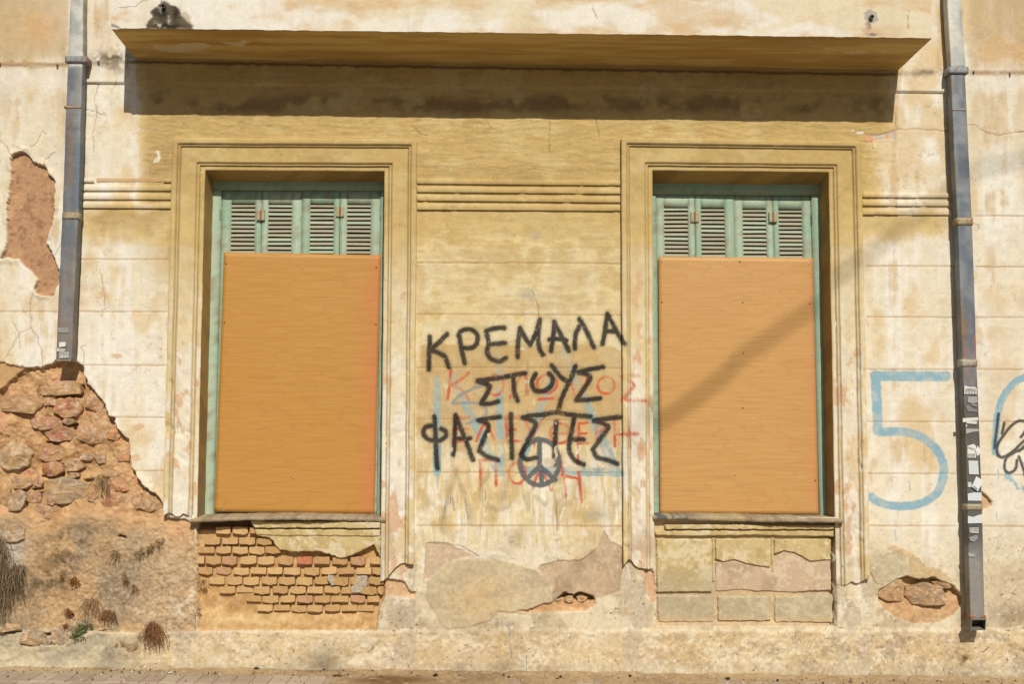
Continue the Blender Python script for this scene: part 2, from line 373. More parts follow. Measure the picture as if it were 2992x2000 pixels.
def facade_color(U, V, wall=True):
    U, V = U.astype(np.float32), V.astype(np.float32)
    N1, N2, N3 = fbm(U, V, 260, o=4, s=1), fbm(U, V, 70, o=4, s=2), fbm(U, V, 18, o=3, s=3)
    st = fbm(U, V, 34, 420, o=4, s=4)            # vertical run-off streaks
    br = fbm(U, V, 90, 9, o=3, s=5)              # horizontal trowel marks
    vm = ss(960, 1120, V + (N1 - .5) * 200)
    brv = fbm(U, V, 7, 70, o=3, s=6) * vm + (.35 * fbm(U, V, 60, 6, o=3, s=6) + .65 * N2) * (1 - vm)
    wu, wv = U + (N2 - .5) * 46 + (N3 - .5) * 12, V + (fbm(U, V, 70, o=4, s=7) - .5) * 46 + (N3 - .5) * 10
    c = np.repeat(alb(243, 231, 204)[None, :], len(U), 0)
    c = mix(c, alb(250, 245, 231), ss(.42, .58, st * .7 + N1 * .3) * .8)
    c = mix(c, alb(231, 204, 156), ss(.52, .68, fbm(U, V, 110, 170, o=4, s=8)) * .75)
    c = mix(c, alb(216, 182, 124), ss(.56, .68, st * .6 + N2 * .4) * .6)
    # flanks above the string line: rain-stained, browner
    out = np.maximum(ss(215, 190, U), ss(2815, 2850, U))
    up = ss(200, 150, V + (N3 - .5) * 26)
    c = mix(c, alb(212, 186, 142), out * ss(640, 60, V) * (.25 + .6 * ss(.38, .62, fbm(U, V, 60, 260, o=4, s=9))))
    c = mix(c, alb(208, 182, 140), up * out * .65)
    c = mix(c, alb(224, 178, 122), blob(wu, wv, 115, 85, 60, 50) * up * .7)
    c = mix(c, alb(226, 184, 128), box_m(wu, wv, 2860, 3000, 120, 190, 25) * .55)
    c = mix(c, alb(236, 226, 206), ss(2820, 2900, U) * ss(600, 760, V) * ss(.35, .6, N1) * .55)
    c = mix(c, alb(246, 240, 224), out * box_m(wu, wv, -600, 3600, 205, 260, 22) * .65)
    # ochre limewash kept where the balcony shelters the wall
    edge = ss(395, 440, U + (N3 - .5) * 22) * ss(2625, 2560, U + (N3 - .5) * 26 + 40 * (V > 400))
    low = ss(900, 540, V + (N2 - .5) * 260 + (st - .5) * 160)
    och = edge * low
    flank = np.maximum(box_m(wu, wv, 240, 500, 610, 690, 40) * .9, box_m(wu, wv, 2515, 2760, 632, 680, 34))
    flank = np.maximum(flank, blob(wu, wv, 490, 740, 70, 120) * .7)
    och = np.maximum(och * np.where((U < 505) & (V > 600), 0.15, 1) * np.where((U > 2515) & (V > 640), 0.25, 1), flank)
    c = mix(c, alb(226, 203, 144), np.clip(edge * ss(1500, 900, V + (N2 - .5) * 300), 0, 1) * .62 * np.where((U < 490) | (U > 2520), .25, 1))
    c = mix(c, alb(206, 176, 113), och * .95)
    fringe = np.clip(4 * och * (1 - och), 0, 1) * (V < 720)
    c = mix(c, alb(224, 190, 112), fringe * .45)
    c = mix(c, alb(186, 154, 104), och * ss(.48, .70, br * .30 + N2 * .45 + N1 * .25) * .65)
    c = mix(c, alb(219, 196, 138), och * ss(.50, .64, fbm(U, V, 100, 60, o=4, s=10)) * .6)
    c = mix(c, alb(178, 146, 96), och * (blob(wu, wv, 470, 480, 60, 60) + box_m(wu, wv, 420, 900, 322, 348, 14) * .4 + box_m(wu, wv, 1220, 1815, 480, 512, 12) * .5
                                        + box_m(wu, wv, 240, 500, 617, 640, 12)) * .55)
    # grime in the sheltered band under the balcony
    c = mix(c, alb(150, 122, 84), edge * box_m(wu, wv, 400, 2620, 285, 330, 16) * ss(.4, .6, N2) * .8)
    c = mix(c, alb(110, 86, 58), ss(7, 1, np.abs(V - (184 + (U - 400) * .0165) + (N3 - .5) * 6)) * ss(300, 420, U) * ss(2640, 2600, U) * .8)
    # middle panel: brushed pale yellow
    mid = ss(1210, 1222, U) * ss(1822, 1812, U) * ss(640, 720, V) * ss(1640, 1560, V)
    c = mix(c, alb(238, 219, 166), mid * ss(.44, .58, brv) * .75)
    c = mix(c, alb(206, 180, 126), mid * ss(.54, .68, fbm(U, V, 10, 60, o=3, s=11) * vm + (.4 * fbm(U, V, 60, 9, o=3, s=11) + .6 * fbm(U, V, 90, 60, o=4, s=3)) * (1 - vm)) * .55)
    c = mix(c, alb(200, 168, 108), mid * ss(.56, .7, N2) * .5)
    c = mix(c, alb(198, 186, 162), mid * (blob(wu, wv, 1540, 860, 22, 14) + blob(wu, wv, 1745, 1495, 26, 16) + blob(wu, wv, 1560, 680, 20, 12)) * .9)
    # scars along the old flashing line
    fl = np.abs(V - np.where(U < 1500, 188 + (N3 - .5) * 14, 213 + (N3 - .5) * 14))
    c = mix(c, alb(196, 150, 98), ss(9, 2, fl) * np.maximum(out, ss(330, 250, U) * .6) * .65)
    c = mix(c, alb(88, 74, 56), blob(wu, wv, 325, 172, 62, 13) * ss(.35, .6, N3 + .12) * .95 * (U > 250))
    c = mix(c, alb(120, 104, 80), blob(wu, wv, 330, 190, 60, 22) * ss(.4, .6, N3) * .7 * (U > 250))
    c = mix(c, alb(128, 112, 92), blob(wu, wv, 2700, 208, 62, 9) * ss(.35, .6, N3 + .1) * .85)
    c = mix(c, alb(200, 160, 110), blob(wu, wv, 2750, 100, 20, 70) * .6 + blob(wu, wv, 300, 100, 28, 70) * .4)
    for x, y in [(0, 190), (90, 192), (168, 195), (291, 188), (2843, 215), (2950, 219)]:
        c = mix(c, alb(52, 42, 34), ss(4, 1.5, np.abs(U - x)) * ss(9, 5, np.abs(V - y)) * (N3 > .36))
    # lower wall: damp, salts and splash
    lo = ss(1500, 1700, V + (N1 - .5) * 260)
    c = mix(c, alb(226, 206, 166), lo * .65)
    c = mix(c, alb(190, 172, 138), lo * ss(.50, .64, N2) * .65)
    c = mix(c, alb(240, 228, 198), lo * ss(.50, .62, fbm(U, V, 34, o=5, s=12)) * .7)
    pl = ss(1835, 1862, V + (N3 - .5) * 34)
    c = mix(c, alb(226, 200, 152), pl * .55)
    grit = fbm(U, V, 11, o=3, s=10)
    c = mix(c, alb(214, 184, 138), pl * ss(.44, .66, fbm(U, V, 110, 60, o=5, s=13)) * .5)
    c = mix(c, alb(242, 228, 196), pl * ss(.52, .62, fbm(U, V, 60, 30, o=4, s=14) * .6 + grit * .4) * .8)
    c = mix(c, alb(172, 156, 130), pl * ss(.52, .62, fbm(U, V, 60, 40, o=4, s=15) * .55 + fbm(U, V, 8, o=3, s=4) * .45) * (.15 + .75 * ss(1700, 2500, U + 500 * N1)) * .7)
    c = mix(c, alb(150, 138, 116), pl * (ss(1925, 1945, V + (N3 - .5) * 26)) * .35)
    c = mix(c, alb(176, 152, 120), box_m(wu, wv, 1240, 1520, 1815, 1850, 20) * .55)
    if wall:
        # right strip: smooth grey cement repair beside the pipe
        c = mix(c, alb(212, 190, 156), box_m(wu, wv, 2880, 3600, 1640, 1780, 30) * .6)
        c = mix(c, alb(168, 148, 120), box_m(wu, wv, 2880, 3600, 1765, 1830, 18) * .6)
        # scored joints hold dirt
        for u0, u1, vs in JOINTS:
            for v0 in vs:
                dv = np.abs(V - v0 - (U - u0) * .004 + (N3 - .5) * 3)
                c = mix(c, alb(188, 146, 88), ss(3.4, .6, dv) * ss(u0 - 4, u0 + 4, U) * ss(u1 + 4, u1 - 4, U) * (.35 + .5 * N2))
    # flaked chips: pink undercoat and white priming, where the wall weathers most
    chipz = ss(760, 1100, V) * ss(1900, 1750, V)
    jam = np.maximum.reduce([ss(480, 490, U) * ss(600, 590, U), ss(1110, 1118, U) * ss(1222, 1212, U), ss(1815, 1822, U) * ss(1912, 1904, U), ss(2430, 2440, U) * ss(2545, 2530, U)])
    ch = fbm(U, V, 30, 60, o=4, s=2)
    c = mix(c, alb(243, 234, 214), chipz * jam * ss(.52, .56, fbm(U, V, 26, 90, o=4, s=6)) * .75)
    c = mix(c, alb(222, 182, 144), chipz * jam * ss(.66, .67, ch) * .85)
    c = mix(c, alb(205, 188, 160), ss(1480, 1600, V) * jam * ss(.48, .52, fbm(U, V, 40, 70, o=4, s=9)) * .8)
    c = paint_layers(U, V, c)
    for k, cx, cy, rx, ry in [('F', 1590, 50, 38, 55), ('F', 1605, 270, 28, 80), ('F', 1603, 450, 26, 30), ('F', 1600, 178, 18, 14), ('F', 70, 70, 16, 70), ('F', 1620, 1030, 28, 40),
                              ('I', 40, 1170, 30, 150), ('J', 40, 60, 30, 80), ('B', 1195, 890, 12, 24), ('B', 1195, 1030, 10, 12), ('E', 1390, 320, 14, 30), ('D', 1575, 900, 14, 40), ('D', 1640, 1100, 20, 40),
                              ('D', 1640, 1290, 14, 70), ('C', 835, 185, 36, 26), ('B', 750, 990, 40, 26), ('B', 900, 1460, 50, 30), ('E', 1490, 120, 12, 40)]:
        p = S(k, *ell(cx, cy, rx, ry, 12).ravel())
        c = mix(c, alb(226, 182, 142), ss(1.5, -1.5, poly_d(wu * .5 + U * .5, wv * .5 + V * .5, p) + 4 + 18 * (N3 - .5)) * .7)
    p = S('A', 1005, 990, 1040, 985, 1052, 1030, 1040, 1060, 1005, 1065, 1010, 1045, 1030, 1030, 1028, 1000)
    c = mix(c, alb(240, 230, 205), ss(1.5, -1, poly_d(U, V, p)))
    c = mix(c, alb(250, 244, 230), box_m(U, V, 2503, 2523, 385, 391, 2) + box_m(wu, wv, 2477, 2484, 381, 384, 2))
    # small specks everywhere
    sp = fbm(U, V, 7, o=2, s=11)
    c = mix(c, alb(120, 92, 58), ss(.80, .86, sp) * (.25 + .6 * lo))
    c = mix(c, alb(250, 242, 224), ss(.80, .86, fbm(U, V, 7, o=2, s=13)) * (.2 + .6 * lo))
    if not wall:
        return np.clip(c * (1 + (N3[:, None] - .5) * .22), .003, .86)

    # ---- losses that bare what lies under the plaster (shared outlines with facade_height)
    du, dv = U + (fbm(U, V, 14, o=3, s=1) - .5) * 12, V + (fbm(U, V, 14, o=3, s=5) - .5) * 12
    mud = alb(204, 164, 118)
    rough = fbm(U, V, 24, o=4, s=7)

    def lay(poly, col, k=1.0, soft=1.6, warp=1.0):
        nonlocal c
        m = ss(soft, -soft, poly_d(U + (du - U) * warp, V + (dv - V) * warp, poly))
        c = mix(c, col, m * k)
        return m
    lay(SCRATCH, alb(205, 166, 116))
    m = lay(LOSS_LOW, mud)
    c = mix(c, alb(226, 184, 134), m * ss(.50, .62, rough) * .7)
    c = mix(c, alb(178, 132, 86), m * ss(.54, .66, fbm(U, V, 50, o=4, s=10)) * .7)
    c = mix(c, alb(220, 172, 128), m * ss(1180, 1100, V) * .3)
    c = mix(c, alb(216, 160, 126), m * ss(.60, .68, fbm(U, V, 44, o=4, s=14)) * ss(1540, 1480, V) * .8)
    lw = m * ss(1500, 1570, V + (N2 - .5) * 60)
    c = mix(c, alb(200, 166, 122), lw * .8)
    gg = fbm(U, V, 7, o=3, s=8)
    
    c = mix(c, alb(180, 154, 120), lw * ss(.46, .6, N2) * .75)
    c = mix(c, alb(164, 150, 128), lw * ss(.5, .62, fbm(U, V, 90, o=4, s=15)) * .6)
    c = mix(c, alb(218, 186, 144), lw * ss(380, 500, U + 90 * N1) * .55)
    c = mix(c, alb(112, 92, 62), lw * np.clip(blob(wu, wv, 175, 1620, 70, 60) + blob(wu, wv, 130, 1705, 70, 40) + blob(wu, wv, 210, 1560, 60, 40) + .6 * blob(wu, wv, 20, 1700, 40, 130), 0, 1)
            * ss(.36, .62, rough) * .85)
    c = mix(c, alb(150, 132, 106), lw * blob(wu, wv, 350, 1660, 80, 90) * .55)
    c = mix(c, alb(126, 104, 78), lw * ss(.48, .70, gg * .5 + N2 * .5) * .5)
    c = mix(c, alb(230, 204, 166), lw * ss(.56, .70, fbm(U, V, 6, o=3, s=14) * .7 + N1 * .3) * .35)
    c = mix(c, alb(200, 192, 176), m * blob(wu, wv, 38, 1600, 34, 50) * .9)
    c = mix(c, alb(232, 218, 190), m * (blob(wu, wv, 535, 1785, 26, 22) + blob(wu, wv, 555, 1740, 10, 40) + .7 * blob(wu, wv, 505, 1750, 6, 22)) * ss(.4, .55, N3) * .85)
    c = mix(c, alb(224, 176, 132), m * blob(wu, wv, 520, 1545, 40, 26) * .8)
    m = lay(LOSS_UP, alb(196, 152, 114))
    c = mix(c, alb(150, 112, 80), m * ss(.58, .68, fbm(U, V, 10, o=3, s=4)) * .6)
    c = mix(c, alb(214, 170, 124), m * ss(.5, .65, N2) * .6)
    # white cement plinth on the left
    m = ss(1838, 1852, V + (N3 - .5) * 26 - .05 * (U - 200)) * ss(420, 330, U + (N2 - .5) * 120)
    c = mix(c, alb(208, 194, 162), m * .8)
    c = mix(c, alb(176, 166, 144), m * ss(.5, .62, N2) * .7)
    c = mix(c, alb(132, 100, 58), np.clip(blob(wu, wv, 350, 1895, 32, 26) + blob(wu, wv, 395, 1900, 14, 26) + blob(wu, wv, 405, 1865, 10, 12), 0, 1) * ss(.42, .56, N3) * .95)
    c = mix(c, alb(116, 92, 56), (blob(wu, wv, 2822, 1925, 14, 18) + .6 * blob(wu, wv, 2800, 1940, 10, 12) + .5 * blob(wu, wv, 2620, 1945, 10, 12)) * ss(.4, .55, N3))
    # under the left window: mud mortar
    m = ss(2, -2, poly_d(U + (du - U) * .5, V + (dv - V) * .5, NICHE1))
    c = mix(c, alb(208, 166, 110), m)
    c = mix(c, alb(224, 186, 132), m * ss(.5, .64, N2) * .7)
    c = mix(c, alb(188, 144, 92), m * ss(.54, .66, rough) * .6)
    c = mix(c, alb(232, 206, 150), m * blob(wu, wv, 760, 1815, 130, 14) * .6)
    # panel bay under the right window
    m = ss(2, -2, poly_d(U, V, NICHE2))
    c = mix(c, alb(214, 184, 138), m * .9)
    c = mix(c, alb(206, 184, 156), m * ss(.45, .6, N2) * .6)
    # middle bay foot
    m = lay(REPAIR, alb(212, 194, 158), .85, 3, .6)
    c = mix(c, alb(220, 190, 142), m * np.clip(blob(wu, wv, 1400, 1745, 90, 60) * 1.2, 0, 1) * .8)
    c = mix(c, alb(220, 204, 168), m * blob(wu, wv, 1300, 1700, 60, 30) * .7)
    c = mix(c, alb(192, 176, 144), m * ss(.5, .66, fbm(U, V, 120, 30, o=3, s=3)) * .6)
    m = lay(PEEL1, alb(214, 188, 158), .95, 1.5, .6)
    m = lay(PEEL2, alb(206, 180, 148), .95, 2, .8)
    c = mix(c, alb(188, 162, 132), m * ss(.5, .62, N2) * .6)
    for p in [S('G', 435, 370, 470, 380, 600, 430, 690, 475, 720, 500, 700, 520, 640, 480, 560, 440), S('G', 700, 510, 780, 470, 900, 455, 945, 490, 920, 508, 830, 490, 760, 525),
              S('G', 240, 440, 262, 420, 255, 600, 240, 710), S('G', 1090, 520, 1105, 510, 1112, 555, 1088, 550), S('G', 1420, 90, 1435, 88, 1400, 180, 1375, 230),
              S('G', 1575, 270, 1600, 280, 1615, 330, 1580, 335)]:
        lay(p, alb(250, 240, 218), .9, 1.2, .5)
    lay(HOLE_MUD, alb(222, 174, 122), .9, 2.5, .8)
    lay(PINK_W1, alb(224, 184, 142), .95, 1.5, .6)
    lay(PINK_W2, alb(222, 180, 140), .95, 1.5, .6)
    lay(GREY_R, alb(206, 192, 158), .9, 1.5, .6)
    lay(TAN_R, alb(214, 184, 136), .8, 2.5, .6)
    m = lay(HOLE_R, alb(210, 170, 124), .97, 1.5, .6)
    c = mix(c, alb(190, 148, 104), m * ss(.5, .64, rough) * .6)
    m = lay(CHIP_TOP, alb(214, 200, 182), .9, 1.2, .6)
    c = mix(c, alb(228, 168, 122), m * ss(.5, .56, N3) * .9)
    lay(PIPE_HOLE, alb(216, 176, 130), .95, 1.5, .5)
    # cracks hold dust
    ku, kv = U + (N3 - .5) * 9, V + (fbm(U, V, 18, o=3, s=9) - .5) * 9
    for cr_ in CRACKS:
        d = line_d(ku, kv, cr_)
        c = mix(c, alb(140, 102, 62), ss(1.9, .5, d) * .55)
    wc = np.abs(fbm(U, V, 120, o=5, s=6) - .5)      # hairline crazing
    c = mix(c, alb(180, 140, 88), ss(.006, .001, wc) * ss(.5, .62, fbm(U, V, 200, o=2, s=12)) * .45)
    g8 = fbm(U, V, 8, o=3, s=2)
    low_ = ss(1520, 1620, V) + ss(2, -2, poly_d(U, V, LOSS_UP)) * .5
    c = mix(c, alb(246, 234, 208), np.clip(low_, 0, 1) * ss(.60, .74, g8) * .20)
    c = c * (1 - .10 * np.clip(low_, 0, 1) * ss(.52, .36, g8))[:, None]
    return np.clip(c * (1 + (N3[:, None] - .5) * .20), .003, .86)


def facade_height(U, V):
    U, V = U.astype(np.float32), V.astype(np.float32)
    N2, N3 = fbm(U, V, 70, o=4, s=2), fbm(U, V, 18, o=3, s=3)
    rough = fbm(U, V, 24, o=4, s=7)
    du, dv = U + (fbm(U, V, 14, o=3, s=1) - .5) * 12, V + (fbm(U, V, 14, o=3, s=5) - .5) * 12
    h = (fbm(U, V, 300, o=3, s=12) - .5) * .010 + (N3 - .5) * .0022
    rip = fbm(U + (N2 - .5) * 60, V + (N2 - .5) * 26, 46, 9, o=4, s=5)
    h += (rip - .5) * (.0085 * box_m(U, V, 420, 2600, 250, 520, 30) + .0030 * ss(520, 620, V) * ss(1000, 800, V) * ss(1215, 1230, U) * ss(1815, 1800, U) + .0012)
    vc = 243 + (U - 245) * .0110
    h += .016 * ss(1.6, -1.6, V - vc) * ss(238, 242, U) * ss(2782, 2778, U)
    out = np.maximum(ss(215, 190, U), ss(2815, 2850, U))
    h += .007 * ss(6, -6, V - np.where(U < 1500, 190, 213) + (N3 - .5) * 14) * np.maximum(out, (U < 330) * 1.0)
    for u0, u1, vs in JOINTS:
        for v0 in vs:
            h -= .0035 * ss(3.0, .4, np.abs(V - v0 - (U - u0) * .004 + (N3 - .5) * 2.5)) * ss(u0 - 4, u0 + 4, U) * ss(u1 + 4, u1 - 4, U)
    ku, kv = U + (N3 - .5) * 9, V + (fbm(U, V, 18, o=3, s=9) - .5) * 9
    for cr_ in CRACKS:
        h -= .004 * ss(2.2, .5, line_d(ku, kv, cr_))

    def m_(poly, soft=1.6, warp=1.0):
        return ss(soft, -soft, poly_d(U + (du - U) * warp, V + (dv - V) * warp, poly))
    # plinth and foot blocks
    h += .012 * ss(1836, 1850, V + (N2 - .5) * 20) + .03 * ss(1925, 1975, V)
    h += .006 * m_(S('E', 1372, 1005, 1590, 990, 1590, 1205, 1352, 1205), 2) + .006 * m_(S('K', 1700, 850, 1998, 850, 2002, 1118, 1690, 1100), 2)
    h += ((rough - .5) * .014 + (fbm(U, V, 9, o=3, s=6) - .5) * .006) * ss(1840, 1860, V)
    big = fbm(U, V, 55, o=5, s=13)
    m = m_(LOSS_LOW)
    dep = -.050 + .040 * ss(1430, 1560, V + (N2 - .5) * 60)
    lw_ = ss(1430, 1560, V)
    lump = (big - .5) * (.060 - .044 * lw_) + (rough - .5) * (.034 - .018 * lw_) + (fbm(U, V, 7, o=3, s=8) - .5) * .014
    h = h * (1 - m) + (dep + lump) * m
    for p in (S('C', 245, 302, 300, 304), S('C', 352, 235, 368, 262, 362, 292), S('C', 232, 412, 280, 432, 350, 462), S('C', 846, 418, 858, 470), S('C', 140, 418, 146, 470, 138, 500),
              S('B', 350, 1250, 430, 1250, 512, 1244), S('B', 440, 1444, 482, 1436, 470, 1475), S('B', 515, 1180, 520, 1235), S('C', 500, 330, 552, 322), S('C', 728, 668, 762, 676),
              S('C', 268, 1264, 316, 1272), S('C', 262, 90, 340, 88, 430, 62), S('C', 20, 1252, 125, 1254), S('C', 180, 380, 236, 372), S('B', 280, 1180, 240, 1200, 232, 1240), S('C', 420, 1140, 440, 1165)):
        h -= .045 * ss(5.5, 1.5, line_d(du, dv, p))
    m = m_(SCRATCH)
    h = h * (1 - m) + (-.016 + (rough - .5) * .006) * m
    m = m_(LOSS_UP, 1.4)
    h = h * (1 - m) + (-.024 + (rough - .5) * .007 + (fbm(U, V, 8, o=2, s=3) - .5) * .004) * m
    # plaster lifting along its broken edge
    for p, a in ((LOSS_LOW, .010), (LOSS_UP, .010)):
        d = poly_d(du, dv, p)
        h += a * ss(22, 2, d) * (d > 0) * ss(.35, .6, N2)
    m = ss(1.8, -1.8, poly_d(U + (du - U) * .5, V + (dv - V) * .5, NICHE1))
    bot = ss(1782, 1844, V + (N2 - .5) * 24) * .85 + .15 * ss(1835, 1846, V)
    h = h * (1 - m) + (-.050 * (1 - bot) - .004 * bot - .10 * ss(1556, 1535, V) * ss(760, 735, U) + (rough - .5) * .012 + (big - .5) * .02 * (1 - .5 * bot)) * m
    m = ss(1.5, -1.5, poly_d(U, V, NICHE2))
    bot = ss(1815, 1836, V)
    h = h * (1 - m) + (-.030 * (1 - bot) + (rough - .5) * .006 - .010 * ss(2300, 2420, U) * (1 - bot) - .05 * ss(2428, 2434, U + (N3 - .5) * 6)) * m
    for p, a in ((PEEL1, .006), (PEEL2, .006), (PINK_W1, .022), (PINK_W2, .02), (GREY_R, .003), (CHIP_TOP, .006), (PIPE_HOLE, .02)):
        m = m_(p, 1.6, .6)
        h += m * (-a + (rough - .5) * .004)
    m = m_(REPAIR, 2.5, .6)
    h += .004 * m
    m = m_(HOLE_MUD, 4, .8)
    h += m * (-.016 + (rough - .5) * .016)
    m = m_(HOLE_MID, 1.8, .6)
    h += m * -.06
    m = m_(HOLE_R, 1.8, .6)
    cu = ss(1700, 1810, V)
    h = h * (1 - m) + m * (-.062 + .055 * cu + (big - .5) * .03 + (rough - .5) * .014)
    return h


# ------------------------------------------------------------------ mesh and material helpers
def principled(name, rough=.9, spec=.25, metal=0.0):
    m = bpy.data.materials.new(name)
    m.use_nodes = True
    nt = m.node_tree
    b = nt.nodes['Principled BSDF']
    b.inputs['Roughness'].default_value = rough
    b.inputs['Specular IOR Level'].default_value = spec
    b.inputs['Metallic'].default_value = metal
    return m, nt, b


def nd(nt, t, **kw):
    n = nt.nodes.new(t)
    for k, v in kw.items():
        if k in n.inputs:
            n.inputs[k].default_value = v
        else:
            setattr(n, k, v)
    return n


def attr_mat(name, rough=.92, spec=.2, grain=(90, .08), fine=(420, .06), bump=.3, bdist=.003, metal=0.0):
    """base colour from the mesh's own 'Col', broken up by two sizes of procedural grain, with bump"""
    m, nt, b = principled(name, rough, spec, metal)
    L = nt.links.new
    at = nd(nt, 'ShaderNodeVertexColor', layer_name='Col')
    geo = nd(nt, 'ShaderNodeNewGeometry')
    n1 = nd(nt, 'ShaderNodeTexNoise', Scale=grain[0], Detail=5.0, Roughness=.65)
    n2 = nd(nt, 'ShaderNodeTexNoise', Scale=fine[0], Detail=3.0, Roughness=.6)
    for n in (n1, n2):
        L(geo.outputs['Position'], n.inputs['Vector'])
    r1 = nd(nt, 'ShaderNodeMapRange')
    r2 = nd(nt, 'ShaderNodeMapRange')
    for r, n, a in ((r1, n1, grain[1]), (r2, n2, fine[1])):
        r.inputs['From Min'].default_value, r.inputs['From Max'].default_value = .3, .7
        r.inputs['To Min'].default_value, r.inputs['To Max'].default_value = 1 - a, 1 + a * .8
        L(n.outputs['Fac'], r.inputs['Value'])
    mu = nd(nt, 'ShaderNodeMath', operation='MULTIPLY')
    L(r1.outputs[0], mu.inputs[0])
    L(r2.outputs[0], mu.inputs[1])
    sc = nd(nt, 'ShaderNodeVectorMath', operation='SCALE')
    L(at.outputs['Color'], sc.inputs[0])
    L(mu.outputs[0], sc.inputs['Scale'])
    L(sc.outputs[0], b.inputs['Base Color'])
    ad = nd(nt, 'ShaderNodeMath', operation='ADD')
    L(n1.outputs['Fac'], ad.inputs[0])
    L(n2.outputs['Fac'], ad.inputs[1])
    bp = nd(nt, 'ShaderNodeBump', Strength=bump, Distance=bdist)
    L(ad.outputs[0], bp.inputs['Height'])
    L(bp.outputs[0], b.inputs['Normal'])
    return m


M_PLASTER = attr_mat('weathered_plaster')
M_ROUGH = attr_mat('earth_and_stone', grain=(70, .24), fine=(300, .18), bump=.7, bdist=.008)
M_METAL = attr_mat('weathered_zinc', rough=.55, spec=.4, grain=(60, .12), fine=(300, .06), bump=.12, bdist=.002, metal=.15)
M_PAINTWOOD = attr_mat('old_paint_on_wood', rough=.75, spec=.3, grain=(80, .14), fine=(320, .12), bump=.3, bdist=.002)
M_PAPER = attr_mat('paper', rough=.8, spec=.2, grain=(120, .05), fine=(400, .04), bump=.1, bdist=.001)
M_PLANT = attr_mat('plant', rough=.8, spec=.2, grain=(120, .2), fine=(500, .15), bump=.0)


def flat_mat(name, rgb, rough=.8, spec=.3, metal=0.0):
    m, nt, b = principled(name, rough, spec, metal)
    n = nd(nt, 'ShaderNodeTexNoise', Scale=60.0, Detail=4.0)
    geo = nd(nt, 'ShaderNodeNewGeometry')
    nt.links.new(geo.outputs['Position'], n.inputs['Vector'])
    r = nd(nt, 'ShaderNodeMapRange')
    r.inputs['To Min'].default_value, r.inputs['To Max'].default_value = .75, 1.2
    nt.links.new(n.outputs['Fac'], r.inputs['Value'])
    sc = nd(nt, 'ShaderNodeVectorMath', operation='SCALE')
    sc.inputs[0].default_value = tuple(rgb)
    nt.links.new(r.outputs[0], sc.inputs['Scale'])
    nt.links.new(sc.outputs[0], b.inputs['Base Color'])
    return m


def mesh(name, verts, faces, mat, parent=None, col=None, smooth=False):
    """verts (N,3), faces (M,4) or (M,3) arrays or a list; col (N,3) linear base colours"""
    me = bpy.data.meshes.new(name)
    verts = np.asarray(verts, np.float32)
    if isinstance(faces, np.ndarray):
        k = faces.shape[1]
        me.vertices.add(len(verts))
        me.vertices.foreach_set('co', verts.ravel())
        me.loops.add(faces.size)
        me.loops.foreach_set('vertex_index', faces.astype(np.int32).ravel())
        me.polygons.add(len(faces))
        me.polygons.foreach_set('loop_start', np.arange(0, faces.size, k, dtype=np.int32))
        me.polygons.foreach_set('loop_total', np.full(len(faces), k, np.int32))
        me.update(calc_edges=True)
    else:
        me.from_pydata([tuple(map(float, v)) for v in verts], [], faces)
    if col is not None:
        col = np.asarray(col, np.float32)
        if col.ndim == 1:
            col = np.repeat(col[None, :], len(verts), 0)
        a = me.color_attributes.new('Col', 'FLOAT_COLOR', 'POINT')
        a.data.foreach_set('color', np.concatenate([col, np.ones((len(col), 1), np.float32)], 1).astype(np.float32).ravel())
    if smooth:
        me.polygons.foreach_set('use_smooth', np.ones(len(me.polygons), bool))
    me.materials.append(mat)
    me.validate()
    o = bpy.data.objects.new(name, me)
    C.objects.link(o)
    o.parent = parent
    return o


def grid_faces(nu, nv):                        # (nv rows) x (nu columns) of vertices
    i = np.arange(nu * nv).reshape(nv, nu)
    return np.stack([i[:-1, :-1], i[:-1, 1:], i[1:, 1:], i[1:, :-1]], -1).reshape(-1, 4)


def empty(name, loc=(0, 0, 0)):
    o = bpy.data.objects.new(name, None)
    C.objects.link(o)
    o.location = loc
    o.empty_display_size = .2
    return o


def tag(o, label=None, cat=None, group=None, kind=None):
    for k, v in (('label', label), ('category', cat), ('group', group), ('kind', kind)):
        if v:
            o[k] = v
    return o


def boxes(name, bl, mat, parent, col, jit=0.0, bev=0.0):
    """several boxes (x0,x1,y0,y1,z0,z1) that make ONE part"""
    bm = bmesh.new()
    for x0, x1, y0, y1, z0, z1 in bl:
        r = bmesh.ops.create_cube(bm, size=1)
        for v in r['verts']:
            v.co = ((x0 + x1) / 2 + v.co.x * (x1 - x0), (y0 + y1) / 2 + v.co.y * (y1 - y0), (z0 + z1) / 2 + v.co.z * (z1 - z0))
    if bev:
        bmesh.ops.bevel(bm, geom=bm.edges[:], offset=bev, segments=1, affect='EDGES')
    me = bpy.data.meshes.new(name)
    bm.to_mesh(me)
    bm.free()
    return finish(name, me, mat, parent, col)


def finish(name, me, mat, parent, col=None):
    if col is not None:
        n = len(me.vertices)
        co = np.empty(n * 3, np.float32)
        me.vertices.foreach_get('co', co)
        co = co.reshape(-1, 3)
        cc = col(co) if callable(col) else np.repeat(np.asarray(col)[None, :], n, 0)
        a = me.color_attributes.new('Col', 'FLOAT_COLOR', 'POINT')
        a.data.foreach_set('color', np.concatenate([cc, np.ones((n, 1))], 1).astype(np.float32).ravel())
    me.materials.append(mat)
    o = bpy.data.objects.new(name, me)
    C.objects.link(o)
    o.parent = parent
    return o


# ------------------------------------------------------------------ ground
GX0, GZ0 = (float(a) for a in W(100, 1953))
GX1, GZ1 = (float(a) for a in W(2900, 1984))
SLOPE = (GZ1 - GZ0) / (GX1 - GX0)


def gz(x, y=0.0):
    return GZ0 + (x - GX0) * SLOPE + y * .012      # the pavement falls a little towards the road


